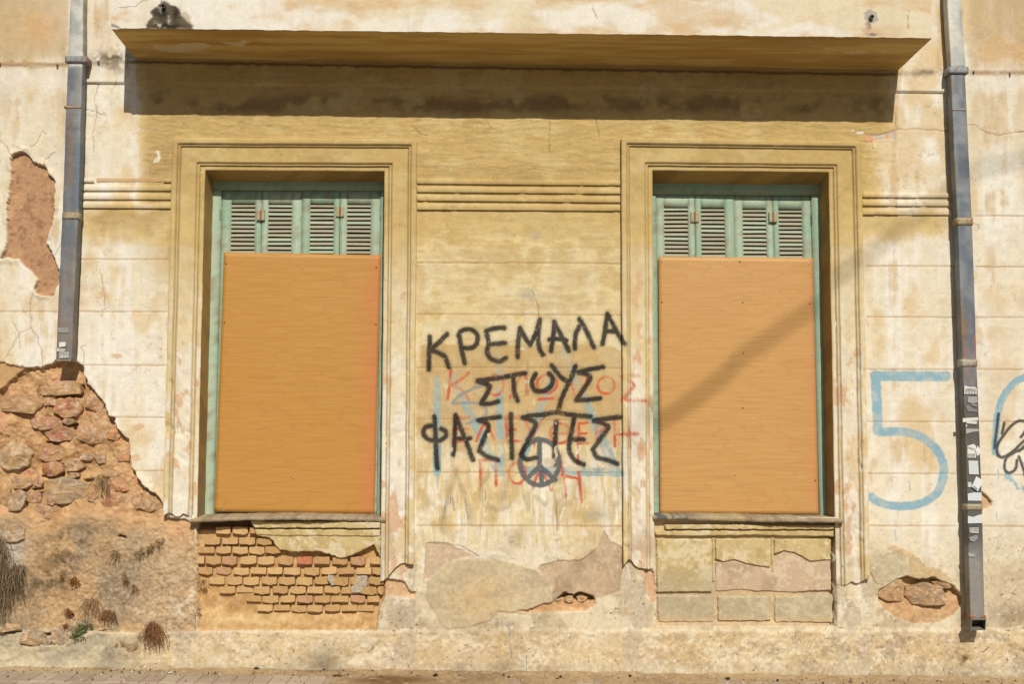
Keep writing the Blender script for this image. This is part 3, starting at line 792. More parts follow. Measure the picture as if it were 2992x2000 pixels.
def ground_pt(u, v):                                 # where an image pixel falls on the pavement
    a, b = (u - 1496) / FOC, (1000 - v) / FOC
    d = np.array([r_[i] * a + u_[i] * b + f_[i] for i in range(3)])
    o = np.array([0, -DIST, EYE])
    t = (gz(0, -DIST) - EYE) / (d[2] - SLOPE * d[0] - .012 * d[1])
    return o + t * d


def sheet(name, x0, x1, y0, y1, dz, mat, nx=2, ny=2):
    X, Y = np.meshgrid(np.linspace(x0, x1, nx), np.linspace(y0, y1, ny))
    X, Y = X.ravel(), Y.ravel()
    v = np.stack([X, Y, gz(X, Y) + dz], 1)
    o = mesh(name, v, grid_faces(nx, ny), mat)
    return tag(o, kind='structure')


def noise_mat(name, c1, c2, scale, rough=.95, bump=.4, bd=.01):
    m, nt, b = principled(name, rough, .2)
    L = nt.links.new
    geo = nd(nt, 'ShaderNodeNewGeometry')
    n = nd(nt, 'ShaderNodeTexNoise', Scale=scale, Detail=8.0, Roughness=.65)
    n2 = nd(nt, 'ShaderNodeTexNoise', Scale=scale * 22, Detail=4.0, Roughness=.7)
    L(geo.outputs['Position'], n.inputs['Vector'])
    L(geo.outputs['Position'], n2.inputs['Vector'])
    cr = nd(nt, 'ShaderNodeValToRGB')
    cr.color_ramp.elements[0].position, cr.color_ramp.elements[1].position = .35, .65
    cr.color_ramp.elements[0].color, cr.color_ramp.elements[1].color = (*c1, 1), (*c2, 1)
    mx = nd(nt, 'ShaderNodeMath', operation='MULTIPLY_ADD')
    mx.inputs[1].default_value, mx.inputs[2].default_value = .6, -.05
    ad = nd(nt, 'ShaderNodeMath', operation='MULTIPLY_ADD')
    ad.inputs[1].default_value = .5
    L(n2.outputs['Fac'], mx.inputs[0])
    L(n.outputs['Fac'], ad.inputs[0])
    L(mx.outputs[0], ad.inputs[2])
    L(ad.outputs[0], cr.inputs[0])
    L(cr.outputs[0], b.inputs['Base Color'])
    bp = nd(nt, 'ShaderNodeBump', Strength=bump, Distance=bd)
    L(n2.outputs['Fac'], bp.inputs['Height'])
    L(bp.outputs[0], b.inputs['Normal'])
    return m


M_ASPHALT = noise_mat('asphalt', (.085, .08, .072), (.13, .12, .105), 3)
M_CEMENT = noise_mat('pavement_cement', alb(178, 162, 138), alb(208, 188, 156), 5)
M_PAVE = noise_mat('pavement_far', alb(176, 156, 132), alb(206, 184, 156), 6)
sheet('road', -300, 300, -400, -2.35, -.14, M_ASPHALT)
sheet('pavement', -60, 60, -2.2, .6, 0.0, M_CEMENT)
kerb = boxes('kerb', [(-60, 60, -2.36, -2.2, -.3, .012)], M_PAVE, None, None)
for v in kerb.data.vertices:
    v.co.z += gz(v.co.x, v.co.y)
tag(kerb, kind='structure')

# ------------------------------------------------------------------ the building
building = empty('building', (0, 0, gz(0)))
tag(building, 'old two-storey building with crumbling ochre plaster, boarded windows and a balcony', 'building')
BO = -np.array([0, 0, gz(0)])


def bmesh_part(name, verts, faces, mat, col=None, smooth=False, parent=None):
    v = np.asarray(verts, np.float32)
    if parent is None:
        v = v + BO.astype(np.float32)
        parent = building
    return mesh(name, v, faces, mat, parent, col, smooth)


STEP = .0056
xs = np.concatenate([np.linspace(-6.5, -3.45, 60), np.arange(-3.40, 3.75, STEP), np.linspace(3.8, 7.0, 60)])
zs = np.concatenate([np.arange(-.22, 4.05, STEP), np.linspace(4.1, 7.2, 60)])
X, Z = np.meshgrid(xs, zs)
X, Z = X.ravel(), Z.ravel()
U, V = UV(X, Z)
Hh = facade_height(U, V)
Cc = facade_color(U, V)
F = grid_faces(len(xs), len(zs))
fc = F.mean(1).astype(int)
keep = np.ones(len(F), bool)
cu, cv = U[F].mean(1), V[F].mean(1)
for w in WIN:
    i = w['ti']
    bott = 1512
    q = np.array([(i[0][0] - 6, bott), (i[1][0] - 8, i[1][1] - 8), (i[2][0] + 8, i[2][1] - 8), (i[3][0] + 6, bott)], float)
    keep &= poly_d(cu, cv, q) > 0
F = F[keep]
used = np.unique(F)
remap = np.zeros(len(X), np.int64)
remap[used] = np.arange(len(used))
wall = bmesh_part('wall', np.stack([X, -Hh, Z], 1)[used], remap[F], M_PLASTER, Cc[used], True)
del X, Z, U, V, Hh, Cc, F

# ---- window surrounds: stepped profile swept up one jamb, over the head, down the other
PROF = [(0, -.006), (0, .003), (.145, .003), (.152, .012), (.175, .013), (.225, .008), (.235, .019), (.745, .020), (.752, .029), (.80, .028), (.815, .022), (.822, .037), (.985, .037), (1.0, .033), (1.0, -.012)]
PD = []
for (t0, h0), (t1, h1) in zip(PROF[:-1], PROF[1:]):
    n = max(1, int(abs(t1 - t0) / .045))
    PD += [(t0 + (t1 - t0) * k / n, h0 + (h1 - h0) * k / n) for k in range(n)]
PD.append(PROF[-1])
PD = np.array(PD)


def sweep_path(p):
    p = np.array(p, float)
    o = []
    for a, b in zip(p[:-1], p[1:]):
        n = 200 if abs(b[1] - a[1]) > 300 else 110
        o += [a + (b - a) * k / n for k in range(n)]
    o.append(p[-1])
    return np.array(o)


for w in WIN:
    ip, op = sweep_path(w['ti']), sweep_path(w['to'])
    t, hh = PD[:, 0], PD[:, 1]
    PU = ip[:, None, 0] * (1 - t) + op[:, None, 0] * t
    PV = ip[:, None, 1] * (1 - t) + op[:, None, 1] * t
    n = len(ip)
    a = np.arange(n)
    # ragged feet
    jag = (fbm(t * 90, t * 0 + 3 * w['ti'][0][0], 40, o=3, s=4) - .5) * 50
    jag2 = (fbm(t * 90, t * 0 + 5 * w['ti'][0][0], 40, o=3, s=6) - .5) * 50
    PV += jag[None, :] * np.clip(1 - a / 16, 0, 1)[:, None] + jag2[None, :] * np.clip(1 - (n - 1 - a) / 16, 0, 1)[:, None]
    u, v = PU.ravel(), PV.ravel()
    x, z = W(u, v)
    hgt = np.repeat(hh[None, :], n, 0).ravel()
    dmg = ss(.64, .70, fbm(u, v, 26, 44, o=4, s=2)) * ss(900, 1200, v) * (hgt > .004)
    hgt = hgt * (1 - .35 * dmg) + (fbm(u, v, 90, o=3, s=8) - .5) * .004 + (fbm(u, v, 16, 11, o=3, s=5) - .5) * .0030
    wob = (fbm(u, v, 90, o=3, s=3) - .5) * .004
    tt = np.repeat(t[None, :], n, 0).ravel()
    scol = facade_color(u, v, False)
    bead = (((tt > .15) & (tt < .235)) | ((tt > .75) & (tt < .82)) | (tt > .83)) * ss(700, 1000, v)
    scol = mix(scol, alb(226, 200, 136), (scol[:, 2] > .18) * bead * ss(.34, .54, fbm(u, v, 18, 60, o=3, s=9)) * .75)
    edge_d = np.minimum.reduce([np.abs(tt - q_) for q_ in (.148, .232, .748, .819)])
    scol = mix(scol, alb(150, 118, 70), ss(.012, .002, edge_d) * (.35 + .4 * fbm(u, v, 20, o=3, s=7)))
    o = bmesh_part('window_surround', np.stack([x + wob, -hgt, z + (fbm(u, v, 90, o=3, s=11) - .5) * .004], 1), grid_faces(len(t), n), M_PLASTER, scol, False)

# ---- string course: thin raised bands
BANDS = [('H', 148, 1490, 1172, 1205, 1185, 1218), ('H', 148, 1490, 1224, 1260, 1238, 1273), ('H', 148, 1490, 1278, 1316, 1294, 1330), ('H', 148, 1490, 1332, 1375, 1346, 1385),
         ('A', 530, 625, 1168, 1194, 1172, 1196), ('A', 1068, 1130, 1170, 1196, 1172, 1198), ('A', 530, 1128, 1212, 1250, 1214, 1252), ('A', 528, 1128, 1268, 1307, 1272, 1310),
         ('A', 526, 1128, 1325, 1364, 1330, 1368), ('L', 258, 862, 1262, 1294, 1268, 1298), ('L', 258, 864, 1313, 1349, 1318, 1353), ('L', 258, 866, 1370, 1408, 1374, 1412)]
for k, x0, x1, ya, yb, yc, yd in BANDS:
    (u0, v0), (_, v1) = S(k, x0, ya, x0, yb)
    (u1, v2), (_, v3) = S(k, x1, yc, x1, yd)
    n = max(12, int((u1 - u0) / 4))
    s = np.linspace(0, 1, n)
    prof = np.array([(0, -.012), (0, .009), (.10, .013), (.5, .014), (.90, .013), (1, .011), (1, -.012)])
    uu = u0 + (u1 - u0) * s[:, None] + 0 * prof[None, :, 0]
    top, bot = v0 + (v2 - v0) * s, v1 + (v3 - v1) * s
    vv = top[:, None] * (1 - prof[None, :, 0]) + bot[:, None] * prof[None, :, 0]
    u, v = uu.ravel(), vv.ravel()
    x, z = W(u, v)
    hg = np.repeat(prof[None, :, 1], n, 0).ravel()
    hg = hg * (1 - .5 * ss(.70, .74, fbm(u, v, 40, o=3, s=6))) + (fbm(u, v, 60, o=3, s=4) - .5) * .003
    z = z + (fbm(u, v, 160, o=3, s=9) - .5) * .003
    hg = hg * np.where((uu.ravel() < u0 + 1) | (uu.ravel() > u1 - 1), .0, 1.0) - .012 * ((uu.ravel() < u0 + 1) | (uu.ravel() > u1 - 1))
    bmesh_part('string_band', np.stack([x, -hg, z], 1), grid_faces(len(prof), n), M_PLASTER, facade_color(u, v, False))
# torn bed where one band has fallen from the left bay
u0, u1 = 280, 476
uu, vv = np.meshgrid(np.linspace(u0, u1, 60), np.linspace(519, 534, 8))
u, v = uu.ravel(), vv.ravel()
x, z = W(u, v)
hg = .004 + (fbm(u, v, 12, o=3, s=5) - .5) * .006
hg = np.where((v < 520) | (v > 533.5) | (u < u0 + 1) | (u > u1 - 1), -.006, hg)
bmesh_part('band_bed', np.stack([x, -hg, z], 1), grid_faces(60, 8), M_PLASTER, mix(facade_color(u, v, False), alb(208, 166, 116), np.full(len(u), .75)))

# ---- reveals, sills, window frames, shutters
RD = .158                                             # how deep the shutters sit behind the wall face
G_LIGHT, G_MID, G_GREY = alb(186, 206, 178), alb(168, 197, 168), alb(188, 194, 168)


def wood_col(base, var=.25, rust=0.0, seed=1):
    def f(co):
        a, b = co[:, 0] * 476, co[:, 2] * 476
        n = fbm(a, b, 30, 60, o=4, s=seed)
        c = np.repeat(np.asarray(base)[None, :], len(co), 0)
        c = mix(c, G_GREY, ss(.45, .65, n) * .5)
        c = mix(c, alb(158, 140, 112), ss(.60, .70, fbm(a, b, 9, 26, o=3, s=seed + 3)) * (.35 + rust))
        return c * (1 + (fbm(a, b, 14, o=3, s=seed + 5)[:, None] - .5) * var)
    return f


def dense_box(name, x0, x1, y0, y1, z0, z1, mat, parent, colf, step=.03, jit=0.0, front_only=False):
    nx, nz = max(2, int((x1 - x0) / step) + 1), max(2, int((z1 - z0) / step) + 1)
    gx, gz_ = np.meshgrid(np.linspace(x0, x1, nx), np.linspace(z0, z1, nz))
    n = nx * nz
    yj = (rng.rand(n) - .5) * jit
    front = np.stack([gx.ravel(), np.full(n, y0) + yj, gz_.ravel()], 1)
    back = np.stack([gx.ravel(), np.full(n, y1), gz_.ravel()], 1)
    f = grid_faces(nx, nz)
    i = np.arange(n).reshape(nz, nx)
    ring = np.concatenate([i[0, :], i[1:, -1], i[-1, -2::-1], i[-2:0:-1, 0]])
    r2 = np.roll(ring, -1)
    side = np.stack([ring, ring + n, r2 + n, r2], 1)
    v = np.concatenate([front, back])
    return mesh(name, v, np.concatenate([f, f[:, ::-1] + n, side]), mat, parent, colf(v))


BLZ = gz(0)
window_parts = []
for wi, w in enumerate(WIN):
    i, bk = w['ti'], w['back']
    fr = [P3(i[0][0], 1516, .003), P3(*i[1], .003), P3(*i[2], .003), P3(i[3][0], 1512, .003)]
    bkp = [P3(bk[k][0], bk[k][1], -RD) for k in range(4)]
    if wi == 0:
        bkp[2].x = fr[2].x - .004
        bkp[3].x = fr[3].x - .004
    else:
        bkp[0].x = fr[0].x + .004
        bkp[1].x = fr[1].x + .004
    fr[0].z -= .02
    fr[3].z -= .02
    vs, fs, cs = [], [], []
    for a, b, A, B in ((fr[0], fr[1], bkp[0], bkp[1]), (fr[1], fr[2], bkp[1], bkp[2]), (fr[2], fr[3], bkp[2], bkp[3])):
        na, nb = 90, 10
        s, t = np.meshgrid(np.linspace(0, 1, na), np.linspace(0, 1.25, nb))
        s, t = s.ravel()[:, None], t.ravel()[:, None]
        a_, b_, A_, B_ = (np.array(q)[None, :] for q in (a, b, A, B))
        p = (a_ * (1 - s) + b_ * s) * (1 - t) + (A_ * (1 - s) + B_ * s) * t
        fu, fv = p[:, 0] * 476 + p[:, 1] * 300 + 900 * wi, p[:, 2] * 476 + p[:, 1] * 200
        p = p + (fbm(fu, fv, 40, o=3, s=3)[:, None] - .5) * .006
        c = np.repeat(alb(196, 164, 100)[None, :], len(p), 0)
        c = mix(c, alb(168, 136, 84), ss(.45, .65, fbm(fu, fv, 60, o=4, s=5)) * .7)
        c = mix(c, alb(178, 160, 132), ss(1.5, .9, p[:, 2]) * ss(.4, .6, fbm(fu, fv, 40, o=4, s=7)) * .7)
        off = len(vs) and sum(len(q) for q in vs)
        vs.append(p)
        cs.append(c)
        fs.append(grid_faces(na, nb) + off)
    bmesh_part('window_reveal', np.concatenate(vs), np.concatenate(fs), M_PLASTER, np.concatenate(cs))
    # timber frame: two posts, a head and the cill board
    zb, zt = bkp[0].z, bkp[1].z
    xl, xr = min(bkp[0].x, bkp[1].x), max(bkp[2].x, bkp[3].x)
    frame = empty('window_frame')
    frame.parent = building
    frame.location = (0, 0, -BLZ)
    yf = RD - .008
    fw = .050
    if wi == 0:
        lx = [float(W(S('D', a, 560)[0, 0], 582, -RD)[0]) for a in (355, 638, 920, 1190, 1475)]
    else:
        lx = [float(W(S('I', a, 560)[0, 0], 582, -RD)[0]) for a in (160, 435, 712, 988, 1255)]
    topz = float(W(900, S('D', 0, 498)[0, 1] if wi == 0 else S('I', 0, 513)[0, 1], -RD)[1])
    dense_box('post', xl - .03, lx[0] - .002, yf, yf + .07, zb - .05, topz, M_PAINTWOOD, frame, wood_col(G_LIGHT if wi == 0 else G_MID, rust=.3, seed=2))
    dense_box('post', lx[4] + .002, xr + .03, yf, yf + .07, zb - .05, topz, M_PAINTWOOD, frame, wood_col(G_MID, rust=.0, seed=4))
    dense_box('head_rail', xl - .03, xr + .03, yf + .001, yf + .071, topz, zt + .05, M_PAINTWOOD, frame, wood_col(G_MID, seed=3))
    # four louvred leaves
    SL = [(422, 590), (683, 850), (980, 1147), (1240, 1408)] if wi == 0 else [(218, 387), (478, 645), (773, 940), (1027, 1193)]
    key = 'D' if wi == 0 else 'I'
    stop_v = S(key, 0, 588 if wi == 0 else 600)[0, 1]
    for k in range(4):
        yl = RD + (.012 if (k < 2) == (wi == 0) else .004)
        a, b = lx[k], lx[k + 1]
        p, q = (float(W(S(key, s_, 0)[0, 0], 600, -RD)[0]) for s_ in SL[k])
        ztop = float(W(900, stop_v + (2 * k if wi else 0) * .6, -RD)[1])
        leaf = empty('shutter_leaf', (0, 0, -BLZ))
        leaf.parent = building
        if k in (0, 3):
            tag(leaf, None)
        g = .0022
        cf = wood_col(G_LIGHT if (k + wi) % 2 else G_MID, rust=.12, seed=k + 5 + 4 * wi)
        dense_box('stile', a + g, p, yl, yl + .035, zb + .004, topz - .003, M_PAINTWOOD, leaf, cf, jit=.0006)
        dense_box('stile', q, b - g, yl, yl + .035, zb + .004, topz - .003, M_PAINTWOOD, leaf, cf, jit=.0006)
        dense_box('top_rail', p, q, yl + .001, yl + .034, ztop, topz - .003, M_PAINTWOOD, leaf, cf, jit=.0006)
        dense_box('lower_panel', p, q, yl + .006, yl + .034, zb + .004, ztop - 14 * .0275, M_PAINTWOOD, leaf, cf)
        dense_box('light_block', p - .01, q + .01, yl + .050, yl + .056, zb, topz, M_PAINTWOOD, leaf, lambda co: np.repeat(alb(60, 58, 50)[None, :], len(co), 0), step=.2)  # dark sheet added behind the slats so no light leaks through the gaps
        for j in range(14):
            zc = ztop - .012 - j * .0272 + random.uniform(-.0012, .0012)
            tl = random.uniform(-.05, .05)
            hx = (q - p) / 2
            lean = random.uniform(-.001, .001)
            pr = [(-.001, -.0115), (.003, -.0125), (.018, .0095), (.014, .0105)]
            vv = [(p + (0 if s_ < 0 else 2 * hx), yl + .003 + y_ * (1 + tl), zc + z_ + s_ * lean) for s_ in (-1, 1) for y_, z_ in pr]
            fs_ = [[0, 1, 5, 4], [1, 2, 6, 5], [2, 3, 7, 6], [3, 0, 4, 7], [3, 2, 1, 0], [4, 5, 6, 7]]
            sc = alb(176, 170, 144) * random.uniform(.86, 1.08)
            if random.random() < .25:
                sc = sc * .5 + G_LIGHT * .5
            mesh('slat', vv, fs_, M_PAINTWOOD, leaf, sc)
    # hinges
    hs = [(632, 675, 1), (1190, 650, 1), (346, 670, 0), (1478, 655, 0)] if wi == 0 else [(434, 688, 1), (986, 688, 1), (151, 685, 0), (1262, 692, 0)]
    for hx_, hy_, plate in hs:
        hu, hv = S(key, hx_, hy_)[0]
        hp = P3(hu, hv, -RD)
        hin = empty('hinge', (hp.x, RD, hp.z - BLZ))
        hin.parent = building
        if plate:
            for s_ in (-1, 1):
                dense_box('plate', s_ * .0145 - .0115, s_ * .0145 + .0115, -.005, .01, -.032, .034, M_PAINTWOOD, hin,
                          lambda co: mix(np.repeat(alb(182, 180, 148)[None, :], len(co), 0), alb(178, 128, 80), ss(.60, .68, fbm(co[:, 0] * 900, co[:, 2] * 900 + hu, 8, o=3, s=3)) * .8), step=.006)
        me = bpy.data.meshes.new('pin')
        bm = bmesh.new()
        bmesh.ops.create_cone(bm, segments=8, radius1=.0055, radius2=.0055, depth=.066, cap_ends=True)
        bmesh.ops.translate(bm, verts=bm.verts, vec=(0, -.006, 0))
        bm.to_mesh(me)
        bm.free()
        finish('pin', me, M_PAINTWOOD, hin, alb(166, 108, 66) if plate else alb(150, 166, 146))
    # sill slab, sagging and broken
    if wi == 0:
        tp = S('E', 132, 488, 200, 478, 500, 470, 800, 466, 1000, 470, 1200, 474, 1405, 478)
        bt = S('E', 140, 506, 220, 503, 500, 493, 800, 491, 1000, 493, 1200, 500, 1405, 508)
        prot = np.array([.050, .050, .048, .046, .044, .018, .010])
    else:
        tp = S('K', 165, 166, 470, 168, 900, 172, 1100, 180, 1300, 183, 1500, 186, 1738, 192)
        bt = S('K', 165, 196, 470, 200, 900, 212, 1100, 216, 1300, 216, 1500, 217, 1738, 219)
        prot = np.array([.020, .020, .018, .040, .044, .046, .046])
    n = 120
    s = np.linspace(0, 1, n)
    tu = np.interp(s, np.linspace(0, 1, 7), tp[:, 0])
    tv = np.interp(tu, tp[:, 0], tp[:, 1]) + (fbm(tu, tu * 0, 20, o=3, s=3) - .5) * 3
    bv = np.interp(tu, bt[:, 0], bt[:, 1]) + (fbm(tu, tu * 0 + 40, 14, o=3, s=4) - .5) * 4
    pr = np.interp(tu, tp[:, 0], prot) + (fbm(tu, tu * 0 + 80, 16, o=3, s=6) - .5) * .010
    rows = []
    for d_, vv_, dz in ((None, bv, 0), (pr, bv, 0), (pr, tv + 1, 0), (pr - .004, tv, 0), (None, tv, .012)):
        dd = pr if d_ is None else d_
        x, z = W(tu, vv_, 0)
        yy = -dd if d_ is not None else np.full(n, RD + .04)
        rows.append(np.stack([x, yy, z + (dz if d_ is None else 0)], 1))
    vtx = np.stack(rows, 1).reshape(-1, 3)
    su, sv = UV(vtx[:, 0], vtx[:, 2])
    vtx[:, 2] += (fbm(su, vtx[:, 1] * 400, 26, o=3, s=2) - .5) * .004
    c = np.repeat(alb(192, 172, 140)[None, :], len(vtx), 0)
    c = mix(c, alb(160, 138, 112), ss(.45, .62, fbm(su, sv, 26, o=4, s=9)) * .7)
    c = mix(c, alb(210, 190, 140), ss(.52, .62, fbm(su, sv, 50, o=3, s=4)) * .6)
    if wi == 1:
        c = mix(c, alb(96, 100, 106), box_m(su, sv, 1915, 2010, 1490, 1530, 8) * ss(.35, .6, fbm(su, sv, 10, o=3, s=8)) * .9)
    fs_ = grid_faces(5, n)
    caps = np.array([[0, 1, 2, 4], [(n - 1) * 5 + 4, (n - 1) * 5 + 2, (n - 1) * 5 + 1, (n - 1) * 5]])
    bmesh_part('sill', vtx, np.concatenate([fs_, caps]), M_ROUGH, c)
    w['yf'] = yf

# ---- bricks laid bare under the left window
ROWS = [((540, 592), [(285, 383), (390, 495), (507, 550)]), ((612, 662), [(210, 320), (325, 433), (438, 545), (552, 655)]),
        ((670, 720), [(165, 278), (285, 388), (392, 497), (500, 606), (610, 715)]),
        ((735, 792), [(160, 212), (215, 318), (322, 424), (445, 555), (560, 672), (690, 793), (815, 918), (933, 1036), (1050, 1152), (1170, 1270), (1297, 1395)]),
        ((808, 858), [(165, 262), (278, 382), (398, 502), (513, 618), (625, 725), (732, 842), (864, 968), (977, 1082), (1090, 1195), (1207, 1312), (1315, 1395)]),
        ((870, 925), [(235, 342), (358, 458), (467, 572), (587, 690), (698, 808), (817, 922), (932, 1032), (1055, 1160), (1170, 1280), (1290, 1390)]),
        ((932, 984), [(305, 412), (420, 528), (535, 642), (657, 760), (772, 880), (887, 993), (997, 1102), (1108, 1220), (1228, 1343), (1350, 1390)]),
        ((993, 1042), [(485, 585), (588, 698), (708, 808), (815, 925), (930, 1038), (1045, 1160), (1167, 1270), (1277, 1360)]),
        ((1055, 1102), [(555, 660), (663, 772), (778, 882), (887, 990), (1000, 1105), (1110, 1215), (1220, 1325)])]
brick_me = []
for k in range(7):
    bm = bmesh.new()
    bmesh.ops.create_cube(bm, size=1)
    for v in bm.verts:
        v.co = Vector((v.co.x * .048, v.co.y * .10, v.co.z * .0225)) * 1.0
    bmesh.ops.subdivide_edges(bm, edges=[e for e in bm.edges if abs(e.verts[0].co.x - e.verts[1].co.x) > .01], cuts=3, use_grid_fill=True)
    lr = random.Random(k)
    for v in bm.verts:
        ex = abs(v.co.x) / .024
        v.co.x *= 1 + lr.uniform(-.03, .03)
        dz = lr.uniform(-.0022, .0022)
        if v.co.y < 0:
            if v.co.z < 0:
                v.co.z += .0014 * ex ** 4 + dz * .7
            else:
                v.co.z += dz * .7
            v.co.y += lr.uniform(0, .006) + .004 * ex ** 4
    bmesh.ops.bevel(bm, geom=[e for e in bm.edges if e.calc_face_angle(0) > .7 and min(v.co.y for v in e.verts) < -.03], offset=.0020, segments=1, affect='EDGES')
    me = bpy.data.meshes.new('brick')
    bm.to_mesh(me)
    bm.free()
    brick_me.append(me)
mb, nt, b = principled('mud_brick', .95, .15)
oi = nd(nt, 'ShaderNodeObjectInfo')
geo = nd(nt, 'ShaderNodeNewGeometry')
n1 = nd(nt, 'ShaderNodeTexNoise', Scale=55.0, Detail=6.0, Roughness=.7)
nt.links.new(geo.outputs['Position'], n1.inputs['Vector'])
ad = nd(nt, 'ShaderNodeMath', operation='MULTIPLY_ADD')
ad.inputs[1].default_value = .55
ml = nd(nt, 'ShaderNodeMath', operation='MULTIPLY')
ml.inputs[1].default_value = .5
nt.links.new(oi.outputs['Random'], ml.inputs[0])
nt.links.new(n1.outputs['Fac'], ad.inputs[0])
nt.links.new(ml.outputs[0], ad.inputs[2])
rp = nd(nt, 'ShaderNodeValToRGB')
rp.color_ramp.elements[0].position, rp.color_ramp.elements[0].color = .22, (*alb(194, 154, 102), 1)
rp.color_ramp.elements[1].position, rp.color_ramp.elements[1].color = .85, (*alb(226, 188, 134), 1)
nt.links.new(ad.outputs[0], rp.inputs[0])
nt.links.new(rp.outputs[0], b.inputs['Base Color'])
bp = nd(nt, 'ShaderNodeBump', Strength=.6, Distance=.004)
nt.links.new(n1.outputs['Fac'], bp.inputs['Height'])
nt.links.new(bp.outputs[0], b.inputs['Normal'])
m_red = noise_mat('red_brick', alb(196, 112, 84), alb(222, 150, 112), 30)
m_pink = noise_mat('pink_brick', alb(200, 152, 112), alb(216, 172, 132), 30)
for me in brick_me:
    me.materials.append(mb)
red_me = brick_me[0].copy()
red_me.materials[0] = m_red
pink_me = brick_me[1].copy()
pink_me.materials[0] = m_pink
for ri, ((ya, yb), xs_) in enumerate(ROWS):
    for bi, (xa, xb) in enumerate(xs_):
        (ua, va), (ub, vb) = S('E', xa, ya, xb, yb)
        dep = random.uniform(.004, .020) + (.006 if ri == 8 else .012 if ri == 7 and bi < 2 else 0) + (.014 if ri in (4, 5, 6) and bi < 2 else 0)
        p, q = P3(ua, va), P3(ub, vb)
        me = red_me if (ri, bi) == (3, 6) else pink_me if (ri, bi) in ((3, 2), (4, 1), (7, 3), (7, 6), (3, 9)) else random.choice(brick_me)
        o = bpy.data.objects.new('brick', me)
        C.objects.link(o)
        o.parent = building
        o.location = ((p.x + q.x) / 2, .05 + dep, (p.z + q.z) / 2 - BLZ)
        o.scale = ((q.x - p.x) / .048 * .95, 1, (p.z - q.z) / .0225 * .88)
        o.rotation_euler = (random.uniform(-.06, .06), random.uniform(-.03, .03), random.uniform(-.05, .05))


# ---- plaster slabs that still cling to the bays under the windows
def slab(name, poly, depth, thick, colf, mat=M_PLASTER, hfun=None, warp=10, step=2.0):
    lo, hi = poly.min(0) - 6, poly.max(0) + 6
    us, vs_ = np.arange(lo[0], hi[0], step), np.arange(lo[1], hi[1], step)
    uu, vv = np.meshgrid(us, vs_)
    u, v = uu.ravel(), vv.ravel()
    wu_, wv_ = (fbm(u, v, 16, o=3, s=2) - .5) * warp, (fbm(u, v, 16, o=3, s=6) - .5) * warp
    d = poly_d(u + wu_, v + wv_, poly)
    x, z = W(u, v)
    h = depth + thick * ss(3.0, -2.5, d) + (fbm(u, v, 40, o=3, s=4) - .5) * .005 + (fbm(u, v, 10, o=2, s=7) - .5) * .0016
    if hfun is not None:
        h = h + hfun(u, v)
    h = np.where(d > 0, depth - .02, h)
    f = grid_faces(len(us), len(vs_))
    k = (d[f] < 4).all(1)
    f = f[k]
    used = np.unique(f)
    rm = np.zeros(len(u), int)
    rm[used] = np.arange(len(used))
    return bmesh_part(name, np.stack([x, -h, z], 1)[used], rm[f], mat, colf(u[used], v[used]), True)


def panel_col(kind):
    def f(u, v):
        n, n2, n3 = fbm(u, v, 30, o=4, s=3), fbm(u, v, 90, o=4, s=5), fbm(u, v, 9, o=3, s=8)
        fine = fbm(u, v, 12, o=4, s=11)
        if kind == 0:
            c = np.repeat(alb(214, 192, 138)[None, :], len(u), 0)
            c = mix(c, alb(192, 166, 110), ss(.42, .62, n) * .6)
            c = mix(c, alb(232, 218, 182), ss(.50, .60, fbm(u, v, 60, o=4, s=10) * .5 + fine * .5) * .75)
            c = mix(c, alb(188, 174, 144), ss(1640, 1740, v + (n2 - .5) * 90) * .7)
        else:
            c = np.repeat(alb(196, 180, 148)[None, :], len(u), 0)
            c = mix(c, alb(218, 204, 172), ss(.48, .60, fbm(u, v, 60, o=4, s=12) * .55 + fine * .45) * .7)
            c = mix(c, alb(180, 166, 136), ss(.48, .64, n) * .5)
            c = mix(c, alb(218, 188, 140), ss(1795, 1825, v + (n - .5) * 30) * .8)
        c = mix(c, alb(140, 108, 66), ss(.72, .78, n3) * .35)
        return c * (1 + (n3[:, None] - .5) * .25)
    return f


slab('plaster_panel', S('K', 197, 362, 662, 362, 664, 806, 202, 806), -.030, .020, panel_col(0), warp=4)
slab('plaster_panel', S('K', 690, 362, 1153, 362, 1153, 602, 1060, 588, 950, 570, 850, 535, 750, 552, 690, 528), -.030, .019, panel_col(0), warp=5)
slab('plaster_panel', S('K', 1180, 362, 1656, 362, 1656, 540, 1600, 538, 1480, 552, 1420, 515, 1350, 478, 1260, 460, 1180, 490), -.030, .019, panel_col(0), warp=5)
slab('plaster_panel', S('K', 205, 834, 676, 838, 680, 1058, 210, 1060), -.030, .013, panel_col(1), warp=6)
slab('plaster_panel', S('K', 706, 842, 1154, 840, 1156, 1046, 716, 1050), -.030, .016, panel_col(1), warp=6)
slab('plaster_panel', S('K', 1186, 842, 1672, 838, 1668, 1062, 1190, 1058), -.030, .016, panel_col(1), warp=6)
slab('undercoat', S('K', 690, 560, 760, 548, 850, 530, 950, 566, 1060, 580, 1160, 590, 1260, 455, 1350, 470, 1480, 545, 1658, 535, 1660, 795, 1500, 798, 1400, 810, 1200, 805,
                     1050, 802, 930, 790, 780, 800, 692, 795), -.034, .012,
     lambda u, v: mix(mix(np.repeat(alb(210, 184, 154)[None, :], len(u), 0), alb(184, 160, 134), ss(.45, .62, fbm(u, v, 50, o=4, s=4)) * .7), alb(230, 210, 180),
                      ss(.50, .62, fbm(u, v, 40, o=4, s=9) * .5 + fbm(u, v, 9, o=3, s=3) * .5) * .7), warp=6)
slab('mould_strip', S('K', 262, 238, 1682, 242, 1680, 286, 268, 282), -.030, .034, panel_col(0), warp=4)
slab('mould_strip', S('K', 180, 290, 1678, 292, 1676, 342, 1300, 338, 950, 330, 600, 338, 182, 332), -.030, .027, panel_col(0), warp=4)
